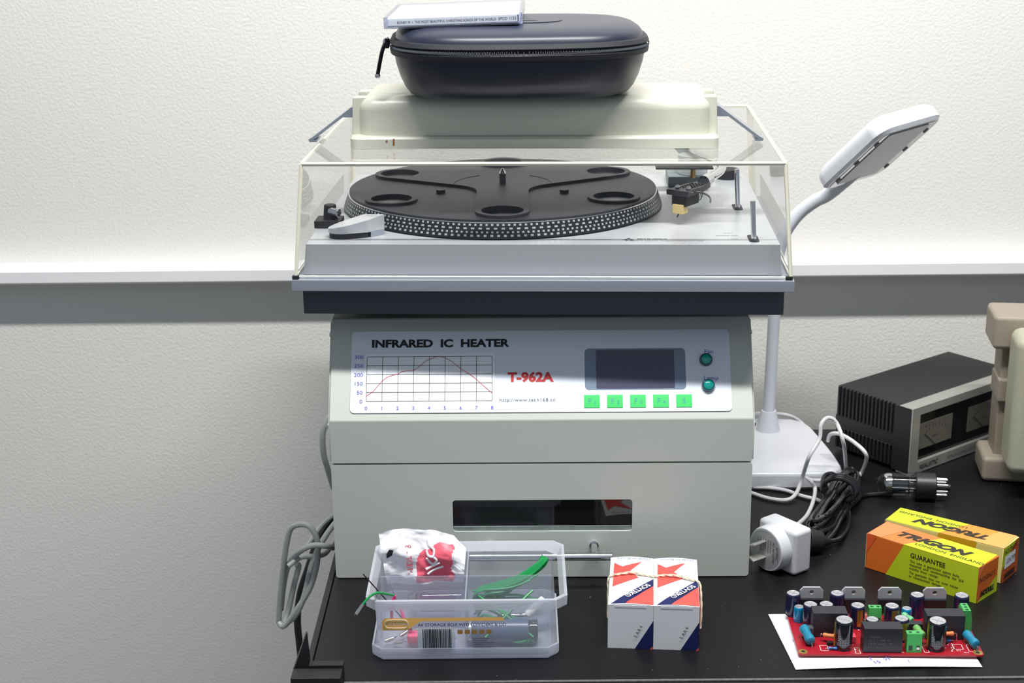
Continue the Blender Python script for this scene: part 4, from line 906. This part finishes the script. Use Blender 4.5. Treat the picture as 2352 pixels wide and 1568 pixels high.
# crumpled packet
m = MB(); N = 64; vs = []; rnd2 = random.Random(11)
TL, TR_, BRc, BL = Vector((.0015, .088, .0800)), Vector((.0800, .096, .0700)), Vector((.0770, .088, .0300)), Vector((.0080, .086, .0300))
from mathutils import noise
for i in range(N+1):
    for j in range(N+1):
        u, v = i/N, j/N
        p = BL.lerp(BRc, u).lerp(TL.lerp(TR_, u), v)
        p.z += .0055*math.sin(PI*min(1, u*1.05))*v - (.010*max(0, u-.86)/.14*v)
        nz = noise.noise(Vector((u*3.2, v*3.0, .3)))*.0060+noise.noise(Vector((u*9, v*8, 1.7)))*.0014+noise.noise(Vector((u*20, v*18, 4)))*.0004
        p.y += nz-.006*math.sin(PI*v); vs.append(p)
pk = MATS.get('packet') or mat('packet', (240, 240, 243), .4)
nt = pk.node_tree; b_ = nt.nodes['Principled BSDF']
fs = []; fm = []
pink = mat('packet red print', (242, 104, 122), .4)
whites = []
for i in range(N):
    for j in range(N):
        u, v = (i+.5)/N, (j+.5)/N
        u_ = u+noise.noise(Vector((u*5, v*5, 9)))*.06; v_ = v+noise.noise(Vector((u*6, v*6, 5)))*.06; redp = .40 < u_ < .85 and v_ < min(.55+.9*(u_-.40), .84) and v > .03
        fs.append(([i*(N+1)+j, (i+1)*(N+1)+j, (i+1)*(N+1)+j+1, i*(N+1)+j+1], redp))
m.add(vs, [f for f, r_ in fs if not r_], pk); m.add(vs, [f for f, r_ in fs if r_], pink)
def surf(u, v, l=.0008):
    i = min(N-1, int(u*N)); j = min(N-1, int(v*N)); a, b2 = u*N-i, v*N-j
    p = vs[i*(N+1)+j].lerp(vs[(i+1)*(N+1)+j], a).lerp(vs[i*(N+1)+j+1].lerp(vs[(i+1)*(N+1)+j+1], a), b2); return p+Vector((0, -l, l*.3))
for pts in ([(.56, .84), (.57, .76), (.60, .72)], [(.54, .66), (.56, .57), (.62, .57), (.63, .68), (.60, .72)], [(.54, .52), (.60, .40), (.66, .48), (.62, .56)], [(.52, .30), (.58, .34), (.70, .44)], [(.54, .20), (.62, .28), (.74, .36)]): m.tube([surf(*q) for q in pts], .0012, pk, 6, 4)
m.add([surf(.05, .52), surf(.12, .58), surf(.15, .68), surf(.10, .70), surf(.06, .62)], [[0, 1, 2, 3, 4]], BLACK)
for k, t_ in enumerate('8-TOEM'): p = surf(.285, .74-.085*k, .001); m.text(t_, .0056, frame(p, (.2, 0, -1), (1, 0, .1)), pink)
PKT = m.build('paper_packet', ang=60); PKT.location = BO2; tag(PKT, 'crumpled white packet with red print sticking out of the storage box', 'packet')
# green wire
gw = mat('green wire', (14, 140, 72), .35); m = MB()
def gl(pts, r=.0011, n=8): m.tube(pts, r, gw, 6, n)
for k in range(5):
    o_ = .0016*k
    gl([(.086+o_, .060, .022), (.090, .058+o_, .034), (.108, .060+o_, .0365+.0008*k), (.124, .064+o_*.6, .040+.001*k), (.138, .070+o_*.7, .045+.0012*k), (.150-o_*.5, .080, .052+.0006*k), (.154-o_*.8, .088, .053+.0006*k), (.151-o_, .086, .047), (.142, .078+o_*.5, .043), (.126, .070, .040-.0012*k), (.108, .066-o_*.3, .035-.003*k), (.092, .064, .026-.003*k), (.086+o_, .072, .012)])
    gl([(.087+o_, .064, .010+.003*k), (.100, .060+o_, .018+.002*k), (.125, .066, .016+.003*k), (.148-o_, .074, .020), (.140, .088, .012), (.110, .084, .014), (.092, .074, .009+.002*k)])
gl([(.086, .062, .034), (.100, .058, .037), (.120, .060, .038), (.138, .064, .043)]); gl([(.088, .060, .030), (.104, .057, .034), (.122, .062, .036), (.145, .070, .046)])
for k in range(4): gl([(.087+.002*k, .045, .008+.005*k), (.100, .030+.004*k, .020+.004*k), (.120+.006*k, .020, .016), (.140-.005*k, .014, .008), (.112, .026, .006+.003*k), (.090, .048-.002*k, .012)])
gl([(.092, .040, .040), (.115, .028, .028), (.140, .012, .014)]); gl([(.098, .012, .014), (.120, .030, .030), (.140, .046, .042)])
GW = m.build('green_wire'); GW.location = BO2; tag(GW, 'loosely looped green hook-up wire in the right half of the storage box', 'wire')
m = MB(); m.tube([(.020, .012, .055), (.014, .002, .0615), (.008, -.006, .0665), (.002, -.0095, .0650), (-.004, -.014, .0600)], .0011, gw, 8)
m.tube([(-.004, -.014, .0600), (-.0075, -.017, .0560), (-.0095, -.019, .0530)], .0013, steel, 8)
m.tube([(.008, -.004, .0650), (.006, -.008, .0615)], .0006, steel, 6, 3)
GE = m.build('green_wire'); GE.location = BO2; tag(GE, 'short green wire with bare tinned end hanging over the left corner of the storage box', 'wire')
m = MB(); m.tube([(.034, .020, .018), (.018, .010, .046), (-.004, -.002, .082)], .0006, mat('dark lead wire', (60, 48, 50), .4, .4), 6, 3)
LW = m.build('lead_wire'); LW.location = BO2; tag(LW, 'thin dark straight wire poking out of the left end of the storage box', 'wire')
m = MB(); pkw = mat('pink sleeve', (226, 40, 120), .4); m.tube([(.016, .030, .018), (.0165, .026, .036), (.0195, .026, .048)], .0014, pkw, 8); m.tube([(.0195, .026, .048), (.0150, .028, .060)], .0004, steel, 6, 2); m.tube([(.024, .026, .036), (.028, .022, .026), (.034, .020, .016), (.046, .022, .012)], .0014, pkw, 8); m.tube([(.024, .026, .036), (.020, .028, .046)], .0004, steel, 6, 2); m.box(.030, .050, .014, .026, .0065, .015, mat('pink foam', (236, 90, 120), .6), .002)
PW = m.build('pink_leads'); PW.location = BO2; tag(PW, 'pink sleeved component leads in the front left compartment of the storage box', 'wire')
# tube in the left rear compartment
TB = thing('glass_tube', 'glass tube lying inside the left half of the storage box behind the divider', 'vacuum tube', inb((.026, .069, .0195)))
Mr = Matrix.Rotation(math.radians(90), 4, 'Y'); m = MB(); m.lathe([(.002, 0), (.009, .002), (.014, .009), (.0145, .040), (.0145, .050)], tg, Mr, 28, True, False); m.build('glass_envelope', TB)
m = MB(); m.box(.012, .044, -.007, .007, -.006, .006, mat('purple grey plate', (96, 80, 110), .35, .5), .001); m.lathe([(.002, .001), (.008, .0028), (.0125, .009)], mat('getter mirror', (215, 212, 206), .12, 1), Mr, 24, True, False); m.build('electrodes', TB)
# large silver capacitor in front right and clips in front left
m = MB(); sv = mat('blue grey sleeve', (70, 84, 112), .3); m.cyl((.086, .024, .0145), (.136, .024, .0145), .0108, sv, n=32, bev=.001); m.cyl((.136, .024, .0145), (.144, .024, .0145), .0095, blkc, n=28, bev=.001); m.cyl((.0835, .024, .0145), (.086, .024, .0145), .0095, ctop, n=28)
BC = m.build('large_capacitor'); BC.location = BO2; tag(BC, 'blue-grey cylinder capacitor lying behind the label of the storage box', 'capacitor')
m = MB(); m.cyl((.135, .042, .020), (.150, .044, .034), .0042, mat('white cap plastic', (235, 235, 228), .4), n=20, bev=.001); m.cyl((.108, .040, .020), (.135, .042, .020), .0022, steel, n=14)
SCc = m.build('metal_pin'); SCc.location = BO2; tag(SCc, 'metal pin with white cap in the right end of the storage box', 'pin')
cnt = 0
for (x, y, z, a) in ((.014, .020, .0085, .3), (.022, .016, .0075, -.2), (.026, .030, .009, .7), (.034, .038, .0075, 0), (.066, .018, .0075, .4), (.060, .034, .008, -.5)):
    m = MB(); d_ = Vector((math.cos(a), math.sin(a), .25))*.008; m.cyl(Vector((x, y, z))-d_*.5, Vector((x, y, z))+d_*.5, .0019, mat('bright tin', (225, 220, 205), .2, .9), n=10, bev=.0004); m.cyl(Vector((x, y, z))+d_*.5, Vector((x, y, z))+d_*.9, .0008, steel, n=8)
    o = m.build('metal_terminal'); o.location = BO2; tag(o, 'small shiny metal crimp terminal on the floor of the storage box left compartment', 'terminal', 'metal terminals in the storage box')

# ================================================================== cables at the left
gc = mat('grey cable', (176, 180, 178), .4)
GC = thing('grey_cable', 'grey cable tied in hanging loops at the left side of the oven', 'cable', (-.19, 1.47, .05)); m = MB()
def gp(l): return loc_pts([P(x, y, y=d_) for x, y, d_ in l], GC)
m.tube(gp([(770, 1200, 1.50), (748, 1230, 1.48), (730, 1262, 1.47), (715, 1300, 1.465), (695, 1380, 1.46), (672, 1420, 1.462), (655, 1428, 1.468), (664, 1395, 1.475), (676, 1340, 1.478), (686, 1300, 1.48), (680, 1296, 1.478)]), .0030, gc, 10)
m.tube(gp([(640, 1430, 1.472), (643, 1380, 1.47), (650, 1310, 1.468), (658, 1250, 1.466), (668, 1214, 1.465), (690, 1204, 1.462), (712, 1210, 1.458), (727, 1235, 1.455), (730, 1262, 1.456), (727, 1300, 1.458), (712, 1350, 1.46), (685, 1395, 1.46), (664, 1425, 1.462), (650, 1438, 1.464), (641, 1430, 1.468)]), .0030, gc, 10)
m.tube(gp([(645, 1400, 1.482), (652, 1340, 1.478), (664, 1295, 1.47), (690, 1265, 1.452), (720, 1252, 1.448), (750, 1254, 1.45), (764, 1258, 1.465)]), .0030, gc, 10)
m.tube(gp([(662, 1300, 1.455), (690, 1280, 1.462), (720, 1277, 1.468), (745, 1272, 1.48), (762, 1252, 1.50), (778, 1230, 1.52)]), .0028, gc, 10)
m.tube(gp([(772, 1178, 1.53), (740, 1205, 1.52), (715, 1240, 1.50), (700, 1262, 1.49)]), .0026, gc, 8)
m.build('cable_loops', GC)
GC2 = thing('grey_cable', 'grey cable bulging out beside the upper left side of the oven', 'cable', (-.19, 1.55, .15)); m = MB()
m.tube(loc_pts([P(766, 1120, y=1.56), P(752, 1075, y=1.545), P(743, 1040, y=1.54), P(741, 1000, y=1.54), P(748, 972, y=1.545), P(762, 950, y=1.56), P(775, 935, y=1.58)], GC2), .0032, gc, 10); m.build('cable_bend', GC2)
BK = thing('black_cable', 'black cable hanging down behind the grey loops left of the desk', 'cable', (-.2, 1.49, 0)); m = MB()
m.tube(loc_pts([P(790, 1170, y=1.60), P(762, 1192, y=1.58), P(738, 1222, y=1.56), (P(722, 1262, y=1.55)), P(706, 1310, y=1.54), P(690, 1360, y=1.54), P(683, 1420, y=1.54), P(688, 1480, y=1.54), P(694, 1540, y=1.54), P(696, 1620, y=1.54), P(696, 1760, y=1.54)], BK), .0040, mat('black flex', (28, 30, 34), .4), 10); m.build('flex', BK)
# small metal clipping on the desk
m = MB(); pq = P(1355, 1374, z=.0006); m.cyl(pq, pq+Vector((.0006, .0045, .0)), .0004, steel, n=8); o = m.build('wire_clipping'); tag(o, 'tiny silver wire clipping on the bare desk left of the white cartons', 'wire clipping')
